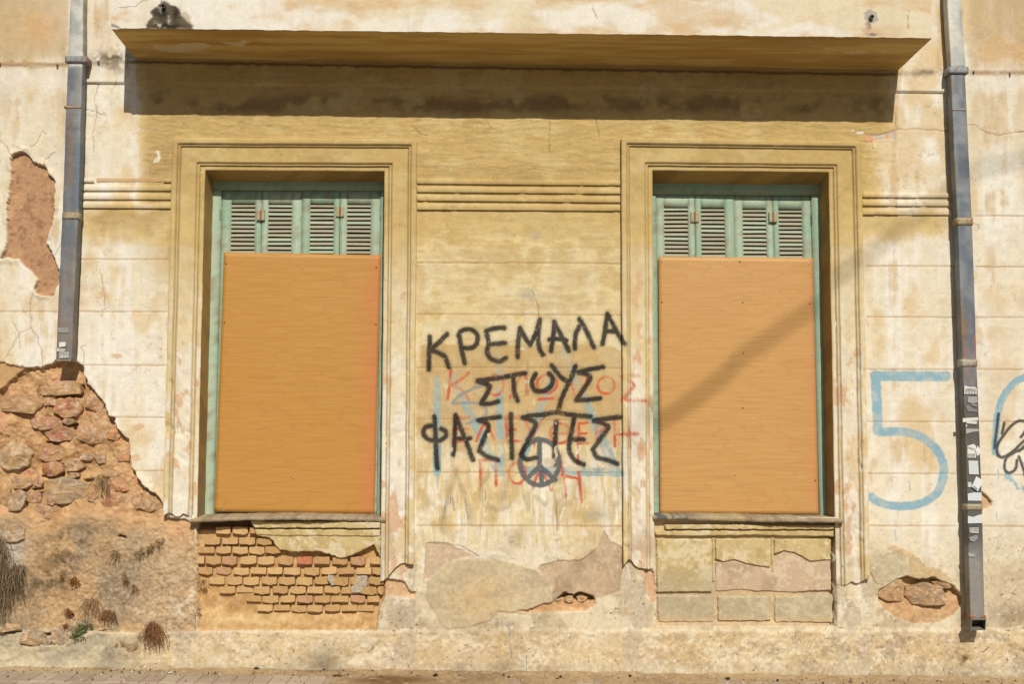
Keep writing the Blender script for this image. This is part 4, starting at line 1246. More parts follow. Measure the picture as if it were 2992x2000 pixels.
slab('panel_rib', S('K', 664, 350, 690, 350, 690, 720, 668, 720), -.030, .011, panel_col(0), warp=3)
slab('panel_rib', S('K', 1155, 350, 1180, 350, 1180, 640, 1158, 640), -.030, .011, panel_col(0), warp=3)
slab('plaster_remnant', S('E', 548, 585, 1370, 600, 1372, 745, 1340, 690, 1330, 660, 1290, 675, 1240, 705, 1140, 745, 1090, 745, 1040, 722, 960, 702, 890, 708, 770, 702, 705, 692, 680, 655,
                           640, 615, 570, 605), -.045, .046, panel_col(0), warp=7)
slab('mould_strip', S('E', 517, 497, 1372, 505, 1370, 552, 548, 548, 530, 525), -.045, .060, panel_col(0), warp=5)
slab('mould_strip', S('E', 542, 552, 1370, 556, 1370, 603, 560, 598), -.045, .053, panel_col(0), warp=5)
for p in (S('E', 1020, 855, 1060, 860, 1080, 925, 1045, 932, 1020, 890), S('E', 1205, 862, 1280, 862, 1285, 930, 1240, 975, 1180, 975, 1165, 940, 1200, 910)):
    slab('mortar_splash', p, -.026, .020, lambda u, v: mix(np.repeat(alb(214, 198, 172)[None, :], len(u), 0), alb(184, 164, 138), ss(.5, .6, fbm(u, v, 8, o=3, s=4)) * .6), M_ROUGH, warp=6)

# ---- rubble stones in the left breach and in the hole by the right pipe
TAN, PEACH, REDS, GREY, PALE = (206, 164, 116), (226, 184, 138), (198, 112, 82), (168, 158, 144), (222, 202, 168)
STONES = [('B', 345, 1258, 532, 1392, REDS, 34), ('B', 395, 1395, 482, 1440, (160, 136, 104), 40), ('B', 228, 1150, 522, 1246, (216, 176, 128), 34), ('B', -40, 1240, 250, 1372, (222, 176, 132), 26),
          ('B', 528, 1160, 690, 1352, (220, 164, 120), 28), ('B', 180, 1385, 402, 1472, (204, 138, 110), 28), ('B', 265, 1440, 472, 1552, (200, 122, 94), 30), ('B', 480, 1385, 722, 1562, (214, 166, 122), 24),
          ('B', 275, 1262, 352, 1320, (206, 150, 116), 24), ('C', -30, 95, 168, 272, (228, 200, 158), 32), ('C', 215, 118, 392, 210, (206, 146, 122), 26), ('C', 245, 208, 368, 306, (204, 112, 78), 42),
          ('C', 372, 192, 502, 268, (198, 152, 122), 24), ('C', 472, 158, 562, 206, (186, 164, 140), 22), ('C', 190, 300, 246, 372, (196, 136, 112), 26), ('C', 235, 308, 537, 472, (196, 178, 148), 38),
          ('C', 40, 302, 186, 378, (204, 166, 128), 24), ('C', -20, 330, 46, 512, (222, 186, 140), 26), ('C', 34, 378, 146, 518, (168, 152, 136), 34), ('C', 146, 395, 236, 468, (200, 148, 118), 26),
          ('C', 258, 428, 326, 478, (208, 116, 84), 30), ('C', 528, 398, 622, 466, (196, 150, 122), 26), ('C', 622, 412, 802, 502, (218, 142, 106), 30), ('C', 800, 412, 862, 508, (206, 152, 118), 30),
          ('C', 848, 382, 1003, 518, (186, 152, 116), 38), ('C', 172, 463, 372, 562, (200, 152, 128), 24), ('C', 478, 498, 672, 560, (214, 142, 108), 22), ('C', 362, 512, 482, 602, (182, 166, 140), 22),
          ('C', 692, 358, 772, 396, (208, 130, 96), 20), ('C', 252, 562, 348, 658, (200, 144, 118), 24), ('C', 728, 508, 1018, 698, (212, 166, 116), 26), ('C', 638, 568, 742, 656, (208, 158, 118), 18),
          ('C', 560, 165, 640, 220, (190, 158, 128), 18), ('C', 395, 275, 470, 312, (178, 160, 146), 20), ('C', 610, 262, 745, 306, (192, 164, 132), 20), ('C', 700, 140, 780, 210, (224, 160, 112), 22),
          ('C', 640, -20, 725, 80, (226, 160, 112), 22), ('C', -20, 1198, 132, 1252, (222, 204, 170), 24), ('C', 128, 1244, 278, 1332, (176, 164, 144), 20), ('C', 308, 1218, 434, 1324, (180, 170, 150), 20),
          ('C', 264, 1290, 318, 1332, (222, 206, 176), 20), ('C', 560, 1170, 658, 1246, (214, 196, 160), 12), ('C', 20, 580, 150, 700, (196, 186, 168), 14),
          ('N', 524, 956, 782, 1092, (164, 146, 122), 56), ('N', 356, 932, 526, 1066, (216, 176, 128), 44), ('N', 400, 1064, 472, 1092, (150, 132, 108), 24), ('N', 690, 940, 800, 990, (206, 162, 112), 34),
          ('G', 1430, 835, 1505, 895, (228, 186, 132), 20), ('G', 1520, 835, 1620, 890, (228, 180, 126), 20)]
for si, (k, x0, y0, x1, y1, colr, hmm) in enumerate(STONES):
    (ua, va), (ub, vb) = S(k, x0, y0, x1, y1)
    p, q = P3(ua, va), P3(ub, vb)
    cx, cz, rx, rz = (p.x + q.x) / 2, (p.z + q.z) / 2, (q.x - p.x) / 2 * 1.10, (p.z - q.z) / 2 * 1.10
    lr = np.random.RandomState(si + 40)
    n = 22
    corners = lr.randint(5, 8)
    ca = np.sort((np.arange(corners) + lr.uniform(-.28, .28, corners)) / corners * 2 * np.pi + lr.uniform(0, 1))
    cr_ = lr.uniform(.86, 1.12, corners)
    cp = np.stack([np.cos(ca) * cr_, np.sin(ca) * cr_], 1)
    # resample the straight-sided outline, push it towards the box so the stone fills its bed
    out = []
    for a, b in zip(cp, np.roll(cp, -1, 0)):
        for t in np.linspace(0, 1, 4, endpoint=False):
            out.append(a + (b - a) * t)
    out = np.array(out)
    out = out / np.abs(out).max(0)
    out = np.sign(out) * np.abs(out) ** .84
    n = len(out)
    base = fbm(np.array([va]), np.array([ua]), 9, s=1)
    H0, top = -.105, -.050 + hmm / 1000.0 * .95
    if k == 'C' and y0 > 1000 or (k == 'C' and y0 == 580):
        H0, top = -.04, .006 + hmm / 2500.0
    if k == 'G':
        H0, top = -.07, -.012
    rings = [(1.0, 0), (.99, 1), (.93, 1), (.80, 1), (.62, 1), (.42, 1), (.2, 1)]
    pl_n = [(lr.uniform(-.30, .30), lr.uniform(-.22, .34), lr.uniform(0, .008)) for _ in range(4)]
    V_, F_ = [], []
    for ri, (sc, on) in enumerate(rings):
        X_, Z_ = rx * out[:, 0] * sc, rz * out[:, 1] * sc
        wb = fbm((cx + X_) * 476, (cz + Z_) * 476, 16, o=3, s=si)
        hh = np.full(n, H0)
        if on:
            hh = np.min([top + o_ - gx_ * X_ - gz2 * Z_ for gx_, gz2, o_ in pl_n], 0)
            hh = hh - .010 * max(0, (sc - .90) / .10) ** 2 + (wb - .5) * .014
        X_, Z_ = X_ * (1 + (wb - .5) * .25), Z_ * (1 + (wb - .5) * .25)
        V_ += [(cx + X_[j], -hh[j], cz + Z_[j]) for j in range(n)]
    for ri in range(len(rings) - 1):
        for j in range(n):
            a, b = ri * n + j, ri * n + (j + 1) % n
            F_.append([a, b, b + n, a + n])
    V_.append((cx, -(top + .005), cz))
    for j in range(n):
        F_.append([(len(rings) - 1) * n + j, (len(rings) - 1) * n + (j + 1) % n, len(V_) - 1])
    V_ = np.array(V_)
    su, sv = UV(V_[:, 0], V_[:, 2])
    nn, n2 = fbm(su, sv, 22, o=4, s=3 + si), fbm(su, sv, 8, o=3, s=5 + si)
    c = np.repeat(alb(*colr)[None, :], len(V_), 0)
    c = mix(c, alb(218, 174, 130), np.full(len(V_), .22))
    c = mix(c, alb(*TAN), .14 + ss(.38, .60, nn) * .7)
    c = mix(c, alb(236, 214, 186), ss(.58, .66, n2) * .5)
    c = mix(c, alb(126, 104, 88), ss(.62, .70, fbm(su, sv, 14, o=3, s=9 + si)) * .45)
    c = mix(c, alb(*TAN), (V_[:, 1] > -(top - .024)) * .6)
    c = c * (1 + (n2[:, None] - .5) * .35)
    bmesh_part('stone', V_, F_, M_ROUGH, c)

# ---- balcony: tapering slab with a solid parapet, weep spouts in its face
BD = .45
fl, frr = P3(*S('A', 724, 183)[0], BD), P3(*S('L', 725, 248)[0], BD)
bl_, brr = P3(*S('A', 885, 389)[0], 0), P3(*S('L', 495, 467)[0], 0)
balcony = empty('balcony', (0, 0, -BLZ))
balcony.parent = building


def bal_col(u, v):
    n, n2, n3 = fbm(u, v, 150, 60, o=4, s=3), fbm(u, v, 60, 22, o=4, s=6), fbm(u, v, 14, o=3, s=9)
    c = np.repeat(alb(242, 228, 196)[None, :], len(u), 0)
    c = mix(c, alb(251, 246, 234), ss(.45, .6, fbm(u, v, 240, 90, o=4, s=11)) * .8)
    c = mix(c, alb(230, 200, 154), ss(.46, .70, n) * .7)
    c = mix(c, alb(228, 188, 140), ss(.46, .70, n2) * ss(.4, .64, n) * .6)
    c = mix(c, alb(222, 204, 168), ss(.5, .7, fbm(u, v, 40, 160, o=4, s=2)) * .3)
    wu, wv = u + (n2 - .5) * 30 + (n3 - .5) * 16, v + (n3 - .5) * 22
    # black growth under the left spout
    m = np.clip(ss(5, -3, poly_d(wu, wv, S('A', 1030, 30, 1075, 8, 1115, 30, 1165, 35, 1185, 100, 1230, 130, 1268, 160, 1262, 195, 925, 198, 975, 145, 1005, 110, 998, 70))), 0, 1)
    c = mix(c, alb(98, 84, 60), m * ss(.22, .46, n3 + .1) * .95)
    c = mix(c, alb(38, 34, 30), m * np.clip(blob(wu, wv, 470, 35, 16, 26) + blob(wu, wv, 512, 40, 12, 26) + blob(wu, wv, 490, 78, 50, 9), 0, 1) * .95)
    c = mix(c, alb(196, 180, 150), ss(2, -3, poly_d(wu, wv, S('A', 1180, 80, 1220, 70, 1255, 110, 1258, 160, 1190, 110))) * .7)
    # right spout
    c = mix(c, alb(178, 172, 160), ss(2, -2, poly_d(wu, wv, S('L', 285, 75, 330, 62, 372, 90, 370, 140, 300, 140, 275, 105))) * .8)
    c = mix(c, alb(110, 106, 100), (blob(wu, wv, 2545, 78, 8, 22) + blob(wu, wv, 2545, 100, 18, 9)) * ss(.35, .55, n3 + .08) * .9)
    c = mix(c, alb(228, 190, 146), blob(wu, wv, 2560, 85, 34, 18) * .5)
    for cr_ in (S('A', 728, 70, 800, 45, 880, 40, 960, -10), S('L', 575, 60, 560, 120, 580, 200), S('H', 1300, 20, 1310, 70, 1335, 120)):
        c = mix(c, alb(150, 118, 80), ss(2.0, .7, line_d(u + (n3 - .5) * 10, v + (n3 - .5) * 10, cr_)) * .7)
    return np.clip(c * (1 + (n3[:, None] - .5) * .12), 0, .86)


nx, nz = 620, 60
sx = np.linspace(0, 1, nx)
rows = np.concatenate([np.linspace(0, .34, nz), np.linspace(.38, .95, 10)])
g0 = np.array(fl)[None, :] * (1 - sx[:, None]) + np.array(frr)[None, :] * sx[:, None]
vt = np.stack([g0 + np.array([0, 0, r])[None, :] for r in rows], 0).reshape(-1, 3)
u, v = UV(vt[:, 0], vt[:, 2], BD)
vt[:, 1] += (fbm(u, v, 60, o=4, s=4) - .5) * .004
vt[:nx, 2] += (fbm(u[:nx], v[:nx] * 0, 26, o=4, s=6) - .5) * .008 - .010 * ss(.55, .7, fbm(u[:nx], v[:nx] * 0, 9, o=2, s=8)) * (rng.rand(nx) > .3) * 0
vt[:, 1] += .014 * ss(-4, 3, -poly_d(u, v, S('A', 720, 160, 760, 170, 800, 200, 720, 200)))
mesh('front_face', vt, grid_faces(nx, len(rows)), M_PLASTER, balcony, bal_col(u, v), True)
ny = 50
ty = np.linspace(0, 1, ny)
edge_f = vt[:nx].copy()
gb = np.array(bl_)[None, :] * (1 - sx[:, None]) + np.array(brr)[None, :] * sx[:, None]
gb[:, 1] += .03
vt2 = np.stack([edge_f * (1 - t) + gb * t for t in ty], 0)
su_, sv_ = np.meshgrid(sx * 2250, ty * 220)
su_, sv_ = su_.ravel(), sv_.ravel()
vt2 = vt2.reshape(-1, 3)
# peeled paint on the soffit, located by its image pixels
fu, fv = UV(vt2[:, 0], vt2[:, 2], 0)
pu = np.array([UV(np.array([p[0]]), np.array([p[2]]), -p[1]) for p in vt2[::1]])[:, :, 0] if False else None
kk = (vt2 - np.array([0, -DIST, EYE])) @ f_
pu, pv = 1496 + FOC * ((vt2 - np.array([0, -DIST, EYE])) @ r_) / kk, 1000 - FOC * ((vt2 - np.array([0, -DIST, EYE])) @ u_) / kk
n, n3 = fbm(su_, sv_, 260, 40, o=4, s=3), fbm(su_, sv_, 20, o=3, s=6)
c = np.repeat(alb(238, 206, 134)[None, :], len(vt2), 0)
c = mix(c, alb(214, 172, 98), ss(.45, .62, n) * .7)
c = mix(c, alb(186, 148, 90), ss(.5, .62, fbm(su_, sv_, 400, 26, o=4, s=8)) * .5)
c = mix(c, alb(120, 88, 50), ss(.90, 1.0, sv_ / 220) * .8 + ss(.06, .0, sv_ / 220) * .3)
for p in (S('A', 990, 290, 1100, 310, 1200, 285, 1330, 285, 1380, 300, 1300, 325, 1170, 350, 1100, 345, 1000, 325), S('A', 1440, 270, 1520, 280, 1600, 262, 1642, 272, 1580, 305, 1480, 290),
          S('L', 0, 310, 60, 318, 130, 330, 40, 325), S('L', 130, 345, 260, 335, 330, 345, 200, 360), S('L', 385, 345, 470, 335, 420, 350)):
    m = ss(2, -1.5, poly_d(pu + (n3 - .5) * 12, pv + (n3 - .5) * 5, p))
    c = mix(c, alb(246, 230, 192), m * .85)
    vt2[:, 2] += m * .006
c = mix(c, alb(236, 214, 168), ss(1.6, .5, line_d(pu, pv + (n3 - .5) * 5, S('H', 1280, 415, 1340, 400, 1440, 375))) * .5)
vt2[:, 2] += (fbm(su_, sv_, 60, o=4, s=5) - .5) * .006 * ss(0, 8, sv_)
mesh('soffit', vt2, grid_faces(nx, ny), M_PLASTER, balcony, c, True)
for e, nm in ((0, 1), (-1, -1)):
    a, b_ = edge_f[e], gb[e]
    nn = 16
    q = []
    for r in np.linspace(0, .95, 20):
        for t in np.linspace(0, 1, nn):
            q.append(a * (1 - t) + b_ * t + np.array([0, 0, r]) if r > 0 else a * (1 - t) + b_ * t)
    q = np.array(q)
    u, v = q[:, 1] * 476 + 900, 400 - q[:, 2] * 476
    mesh('end_face', q, grid_faces(nn, 20), M_PLASTER, balcony, bal_col(u, v), True)
top_z = fl.z + .95
mesh('coping', [(fl.x, -BD, top_z - .001), (frr.x, -BD, frr.z + .949), (frr.x, .03, brr.z + .949), (fl.x, .03, bl_.z + .949)], [[0, 1, 2, 3]], M_PLASTER, balcony, alb(200, 184, 150))
for su0, sv0 in ((S('A', 1074, 45)[0]), (S('L', 325, 115)[0])):
    p = P3(su0, sv0, BD)
    bm = bmesh.new()
    r1, r0 = .013, .0095
    ringz = []
    for yy, rr in ((.02, r1), (-.018, r1), (-.018, r0), (.01, r0)):
        ringz.append([bm.verts.new((p.x + rr * math.cos(a), -BD + yy, p.z + rr * math.sin(a))) for a in np.linspace(0, 2 * math.pi, 14, endpoint=False)])
    for A_, B_ in zip(ringz[:-1], ringz[1:]):
        for j in range(14):
            bm.faces.new([A_[j], A_[(j + 1) % 14], B_[(j + 1) % 14], B_[j]])
    bm.faces.new(ringz[-1])
    me = bpy.data.meshes.new('drain_spout')
    bm.to_mesh(me)
    bm.free()
    finish('drain_spout', me, M_METAL, balcony, alb(96, 86, 74))


# ------------------------------------------------------------------ plywood boards
def board_mat(name, base, dark, red, seed, red_w, grain):
    m, nt, b = principled(name, .55, .35)
    L = nt.links.new
    tc = nd(nt, 'ShaderNodeTexCoord')
    mp = nd(nt, 'ShaderNodeMapping')
    mp.inputs['Scale'].default_value = (1.5, 1, 44)
    mp.inputs['Location'].default_value = (seed, 0, seed * 2)
    L(tc.outputs['Object'], mp.inputs['Vector'])
    n1 = nd(nt, 'ShaderNodeTexNoise', Scale=2.2, Detail=9.0, Roughness=.66, Distortion=.35)
    L(mp.outputs[0], n1.inputs['Vector'])
    r = nd(nt, 'ShaderNodeValToRGB')
    r.color_ramp.elements[0].position, r.color_ramp.elements[0].color = .34, (*dark, 1)
    r.color_ramp.elements[1].position, r.color_ramp.elements[1].color = .62, (*base, 1)
    L(n1.outputs['Fac'], r.inputs[0])
    mp2 = nd(nt, 'ShaderNodeMapping')
    mp2.inputs['Scale'].default_value = (12, 1, 260)
    L(tc.outputs['Object'], mp2.inputs['Vector'])
    n2 = nd(nt, 'ShaderNodeTexNoise', Scale=2.0, Detail=4.0, Roughness=.7)
    L(mp2.outputs[0], n2.inputs['Vector'])
    rr = nd(nt, 'ShaderNodeMapRange')
    rr.inputs['From Min'].default_value, rr.inputs['From Max'].default_value = .3, .7
    rr.inputs['To Min'].default_value, rr.inputs['To Max'].default_value = 1 - grain, 1 + grain
    L(n2.outputs['Fac'], rr.inputs['Value'])
    # cathedral figure
    mp3 = nd(nt, 'ShaderNodeMapping')
    mp3.inputs['Scale'].default_value = (.5, 1, 3.2)
    mp3.inputs['Location'].default_value = (.3 + seed, 0, seed)
    L(tc.outputs['Object'], mp3.inputs['Vector'])
    wv = nd(nt, 'ShaderNodeTexNoise', Scale=1.1, Detail=2.0)
    L(mp3.outputs[0], wv.inputs['Vector'])
    w1 = nd(nt, 'ShaderNodeMath', operation='MULTIPLY')
    w1.inputs[1].default_value = 150.0
    L(wv.outputs['Fac'], w1.inputs[0])
    w2 = nd(nt, 'ShaderNodeMath', operation='SINE')
    L(w1.outputs[0], w2.inputs[0])
    w3 = nd(nt, 'ShaderNodeMapRange')
    w3.inputs['From Min'].default_value, w3.inputs['From Max'].default_value = .75, 1.0
    w3.inputs['To Min'].default_value, w3.inputs['To Max'].default_value = 1.0, .93
    L(w2.outputs[0], w3.inputs['Value'])
    mu = nd(nt, 'ShaderNodeMath', operation='MULTIPLY')
    L(rr.outputs[0], mu.inputs[0])
    L(w3.outputs[0], mu.inputs[1])
    sc = nd(nt, 'ShaderNodeVectorMath', operation='SCALE')
    L(r.outputs[0], sc.inputs[0])
    L(mu.outputs[0], sc.inputs['Scale'])
    # pinkish overspray along one edge
    at = nd(nt, 'ShaderNodeVertexColor', layer_name='Col')
    mx = nd(nt, 'ShaderNodeMix', data_type='RGBA')
    L(at.outputs['Color'], mx.inputs['Factor'])
    L(sc.outputs[0], mx.inputs['A'])
    mx.inputs['B'].default_value = (*red, 1)
    L(mx.outputs['Result'], b.inputs['Base Color'])
    bp = nd(nt, 'ShaderNodeBump', Strength=.12, Distance=.001)
    L(n2.outputs['Fac'], bp.inputs['Height'])
    L(bp.outputs[0], b.inputs['Normal'])
    return m


BOARDS = [(J(S('D', 372, 935, 1478, 955), S('E', 1330, 455, 283, 440)), -.135, (207, 153, 76), (196, 139, 60), (220, 126, 82), 1.0,
           'orange-brown plywood board with horizontal grain covering the window above bare bricks', .16,
           [('D', 388, 1015), ('D', 930, 1045), ('D', 1446, 1040), ('D', 376, 1430), ('D', 1444, 1445), ('E', 1306, 157), ('E', 303, 325), ('E', 800, 220), ('E', 345, 432), ('E', 812, 438)]),
          (J(S('I', 180, 965, 1267, 975), S('J', 1308, 1337, 188, 1332)), -.135, (215, 166, 100), (203, 150, 80), (222, 146, 104), 3.7,
           'paler tan plywood board nailed over the window next to the blue number', .11,
           [('I', 203, 1000), ('I', 751, 1002), ('I', 1236, 1018), ('I', 203, 1288), ('I', 772, 1290), ('I', 1245, 1297), ('J', 200, 220), ('J', 1258, 210), ('J', 775, 200), ('J', 773, 587), ('J', 204, 732),
            ('J', 203, 1080), ('J', 718, 1057), ('J', 1283, 1098), ('J', 690, 1326)])]
m_nail = flat_mat('nail_steel', (.32, .33, .34), .4, .5, .6)
m_rust = flat_mat('rusty_nail', (.09, .05, .03), .8)
for bi, (quad, d, base, dark, red, seed, lab, rw, nails) in enumerate(BOARDS):
    P = [P3(u, v, d) for u, v in quad]                # TL TR BR BL
    org = (P[2] + P[3]) / 2
    bo = empty('plywood_board', org)
    tag(bo, lab, 'board', 'boards over the windows')
    n, mrow = 40, 60
    s, t = np.meshgrid(np.linspace(0, 1, n), np.linspace(0, 1, mrow))
    s, t = s.ravel()[:, None], t.ravel()[:, None]
    p = (np.array(P[0]) * (1 - s) + np.array(P[1]) * s) * (1 - t) + (np.array(P[3]) * (1 - s) + np.array(P[2]) * s) * t - np.array(org)
    bow = .003 * np.sin(np.pi * s[:, 0]) * np.sin(np.pi * t[:, 0] * 1.3)
    fr = p.copy()
    fr[:, 1] -= bow
    bkk = p.copy()
    bkk[:, 1] += .009 - bow
    f = grid_faces(n, mrow)
    N = n * mrow
    i = np.arange(N).reshape(mrow, n)
    ring = np.concatenate([i[0, :], i[1:, -1], i[-1, -2::-1], i[-2:0:-1, 0]])
    r2 = np.roll(ring, -1)
    su, sv = s[:, 0] * 480, t[:, 0] * 780
    msk = ss(1 - rw, 1.02, s[:, 0] + (fbm(su, sv, 160, o=3, s=4) - .5) * .10 - (.03 * np.abs(t[:, 0] - .4) if bi else 0)) * (.55 if bi == 0 else .5)
    cc = np.repeat(np.concatenate([msk, msk])[:, None], 3, 1)
    bm_ = board_mat('plywood_%s' % ('warm' if bi == 0 else 'pale'), alb(*base), alb(*dark), alb(*red), seed, rw, .05 if bi == 0 else .07)
    mesh('sheet', np.concatenate([fr, bkk]), np.concatenate([f, f[:, ::-1] + N, np.stack([ring, ring + N, r2 + N, r2], 1)]), bm_, bo, cc)
    for k, a, b_ in nails:
        q = P3(*S(k, a, b_)[0], d) - org
        bmn = bmesh.new()
        bmesh.ops.create_uvsphere(bmn, u_segments=10, v_segments=6, radius=.0045)
        for v in bmn.verts:
            v.co = Vector((v.co.x, v.co.y * .35, v.co.z)) + q + Vector((0, -.0038, 0))
        me = bpy.data.meshes.new('nail_head')
        bmn.to_mesh(me)
        bmn.free()
        finish('nail_head', me, m_rust if random.random() < .35 else m_nail, bo)


# ------------------------------------------------------------------ downpipes
def pipe_col(kind, seed):
    def f(co, v):
        a, b = co[:, 0] * 476, co[:, 2] * 476
        st = fbm(a + co[:, 1] * 300, b, 7, 160, o=4, s=seed)
        n = fbm(a, b, 40, 70, o=4, s=seed + 2)
        c = np.repeat(alb(138, 143, 146)[None, :], len(co), 0)
        c = mix(c, alb(98, 108, 120), ss(.42, .62, n) * .75)
        c = mix(c, alb(158, 152, 138), ss(.52, .64, st) * .45)
        c = mix(c, alb(142, 110, 76), ss(.60, .70, fbm(a, b, 9, 240, o=4, s=seed + 4)) * .75)
        up = ss(196, 186, v + (fbm(a, b, 14, o=3, s=3) - .5) * 18)
        c = mix(c, alb(214, 213, 202), up * (.9 - .3 * ss(.5, .62, n)))
        lowred = ss(150, 0, np.abs(v - (1010 if kind == 0 else 1010))) * ss(.5, .62, fbm(a, b, 10, 60, o=3, s=seed + 6))
        c = mix(c, alb(196, 116, 92), lowred * .45)
        if kind == 1:
            c = mix(c, alb(172, 162, 150), ss(1560, 1700, v) * .55)
            c = mix(c, alb(92, 84, 72), ss(1120, 1200, v) * ss(1640, 1560, v) * .75)
        else:
            c = mix(c, alb(138, 128, 116), ss(560, 900, v) * .4)
            c = mix(c, alb(142, 108, 74), ss(560, 900, v) * ss(.5, .64, st) * .4)
        return c * (1 + (fbm(a, b, 12, o=3, s=9)[:, None] - .5) * .2)
    return f


def tube_section(name, keys, parent, colf, org, cut_bottom=False, mat=M_METAL):
    """keys: (v, u_left, u_right, depth_back, depth_front): hollow rectangular sheet-metal pipe following edges read in image pixels"""
    keys = np.array(keys, float)
    n = max(4, int((keys[-1, 0] - keys[0, 0]) / 5))
    v = np.linspace(keys[0, 0], keys[-1, 0], n)
    uL, uR, dB, dF = (np.interp(v, keys[:, 0], keys[:, k]) for k in (1, 2, 3, 4))
    rows, vs_ = [], []
    for k in range(n):
        xl, z = W(uL[k], v[k], dF[k])
        xr, _ = W(uR[k], v[k], dF[k])
        b, fr_ = -dB[k], -dF[k]
        c = .006
        wb = (fbm(np.array([v[k]]), np.array([uL[k]]), 40, o=3, s=3)[0] - .5) * .004
        loop = [(xl + c, fr_), (xl + (xr - xl) * .33, fr_ - .0008), (xl + (xr - xl) * .66, fr_ - .0008), (xr - c, fr_), (xr - .0015, fr_ + .0015), (xr, fr_ + c), (xr, b - c), (xr - c, b), (xl + c, b), (xl, b - c), (xl, fr_ + c), (xl + .0015, fr_ + .0015)]
        rows.append([(x_ + wb, y_ + wb, float(z)) for x_, y_ in loop])
        vs_ += [v[k]] * len(loop)
    m = len(rows[0])
    co = np.array(rows).reshape(-1, 3)
    i = np.arange(n * m).reshape(n, m)
    j = np.roll(i, -1, 1)
    f = np.stack([i[:-1], i[1:], j[1:], j[:-1]], -1).reshape(-1, 4)
    return mesh(name, co - np.array(org)[None, :], f, mat, parent, colf(co, np.array(vs_)), False)


def pipe_ring(name, parent, org, u0, u1, v0, v1, dB, dF, colr, thick=.004):
    xl, z1 = W(u0, v1, dF)
    xr, z0 = W(u1, v0, dF)
    xl, xr, z0, z1 = float(xl) - thick, float(xr) + thick, float(z0), float(z1)
    o = np.array(org)

    def cf(co):
        a, b = co[:, 0] * 900, co[:, 2] * 900
        return mix(np.repeat(alb(*colr)[None, :], len(co), 0), alb(150, 96, 54), ss(.5, .64, fbm(a + u0, b, 14, o=3, s=4)) * .6)
    return dense_box(name, xl - o[0], xr - o[0], -dF - thick - o[1], -dB - o[1], z1 - o[2], z0 - o[2], M_METAL, parent, cf, step=.012)


def paper(parent, org, key, pts, d, colr, printed=None, curl=.0, name='sticker'):
    """thin torn sticker, its outline read in image pixels, standing just off the pipe"""
    poly = S(key, *pts)
    n = len(poly)
    P = [P3(u, v, d) - Vector(org) for u, v in poly]
    c = sum(P, Vector()) / n
    vs, fs = [], []
    for p in P:
        k = curl * random.uniform(.3, 1)
        vs += [p + Vector((0, -.0012 - k, 0))]
    vs += [p + Vector((0, .0004, 0)) for p in P]
    fs = [list(range(n)), list(range(2 * n - 1, n - 1, -1))] + [[i, i + n, (i + 1) % n + n, (i + 1) % n] for i in range(n)]
    o = mesh(name, vs, fs, M_PAPER, parent, alb(*colr))
    return o


def lettering(text, parent_pipe, sticker, org, u, v, d, size, width, colr=(.02, .02, .03), rot=0.0):
    cu_ = bpy.data.curves.new('lettering', 'FONT')
    cu_.body = text
    cu_.size = size
    cu_.align_x = 'CENTER'
    cu_.align_y = 'CENTER'
    o = bpy.data.objects.new('lettering_src', cu_)
    C.objects.link(o)
    dg = bpy.context.evaluated_depsgraph_get()
    me = bpy.data.meshes.new_from_object(o.evaluated_get(dg))
    bpy.data.objects.remove(o)
    if not me.vertices:
        return
    xs_ = [w_.co.x for w_ in me.vertices]
    sc = width / max(max(xs_) - min(xs_), 1e-6)
    p = P3(u, v, d) - Vector(org)
    R = Matrix.Rotation(rot, 3, 'Y')
    for w_ in me.vertices:
        w_.co = p + R @ Vector((w_.co.x * sc, -.0022, w_.co.y))
    me.materials.clear()
    me.materials.append(M_INK)
    l = bpy.data.objects.new('lettering', me)
    C.objects.link(l)
    l.parent = sticker


M_INK = flat_mat('printing_ink', (.03, .03, .035), .7)
M_BLUEINK = flat_mat('blue_print', (.20, .42, .60), .7)
DF, DB = .095, .03

# left pipe: ends in a cut mouth above the rubble
k = S('B', 368, 1025)[0]
orgL = P3(k[0], k[1], .06)
pl_ = empty('downpipe', orgL)
tag(pl_, 'short rusty grey rain pipe ending above the exposed rubble stones', 'pipe', 'rain pipes on the facade')
L1 = [(-420, 218, 255, DB, DF), (0, 206, 243, DB, DF), (165, 198, 242, DB, DF)]
L2 = [(175, 198, 242, DB, DF - .003), (446, 188, 234, DB, DF), (622, 182, 229, DB, DF)]
L3 = [(622, 182, 229, DB, DF - .003), (824, 172, 219, DB, DF), (1046, 163, 210, DB, DF), (1057, 161, 205, DB, DF)]
for kk_ in (L1, L2, L3):
    tube_section('pipe_section', kk_, pl_, pipe_col(0, 3), orgL)
pipe_ring('bracket', pl_, orgL, 192, 252, 164, 182, 0.0, DF + .004, (150, 156, 158), .004)
pipe_ring('joint_collar', pl_, orgL, 188, 236, 310, 316, DB, DF, (176, 152, 120), .0016)
pipe_ring('joint_collar', pl_, orgL, 182, 229, 620, 640, DB, DF, (184, 172, 140), .0016)
pipe_ring('mouth_rim', pl_, orgL, 161, 206, 1051, 1057, DB + .004, DF, (158, 150, 132), .0016)
DS = DF + .0042
paper(pl_, orgL, 'B', (377, 800, 450, 802, 449, 836, 378, 834), DS - .001, (158, 156, 150))
paper(pl_, orgL, 'B', (389, 898, 432, 896, 430, 926, 388, 930), DS, (236, 232, 222), curl=.004)
s1 = paper(pl_, orgL, 'B', (378, 936, 430, 942, 422, 966, 374, 958), DS + .0006, (232, 230, 220), curl=.003)
lettering('2715 57', pl_, s1, orgL, *S('B', 402, 952)[0], DS + .003, .022, .038, rot=.16)
s1 = paper(pl_, orgL, 'B', (390, 966, 450, 960, 450, 1000, 388, 1003), DS + .0012, (234, 232, 224))
lettering('ΑΠΟΦΡΑΞΕΙΣ', pl_, s1, orgL, *S('B', 420, 971)[0], DS + .0022, .016, .050, rot=-.05)
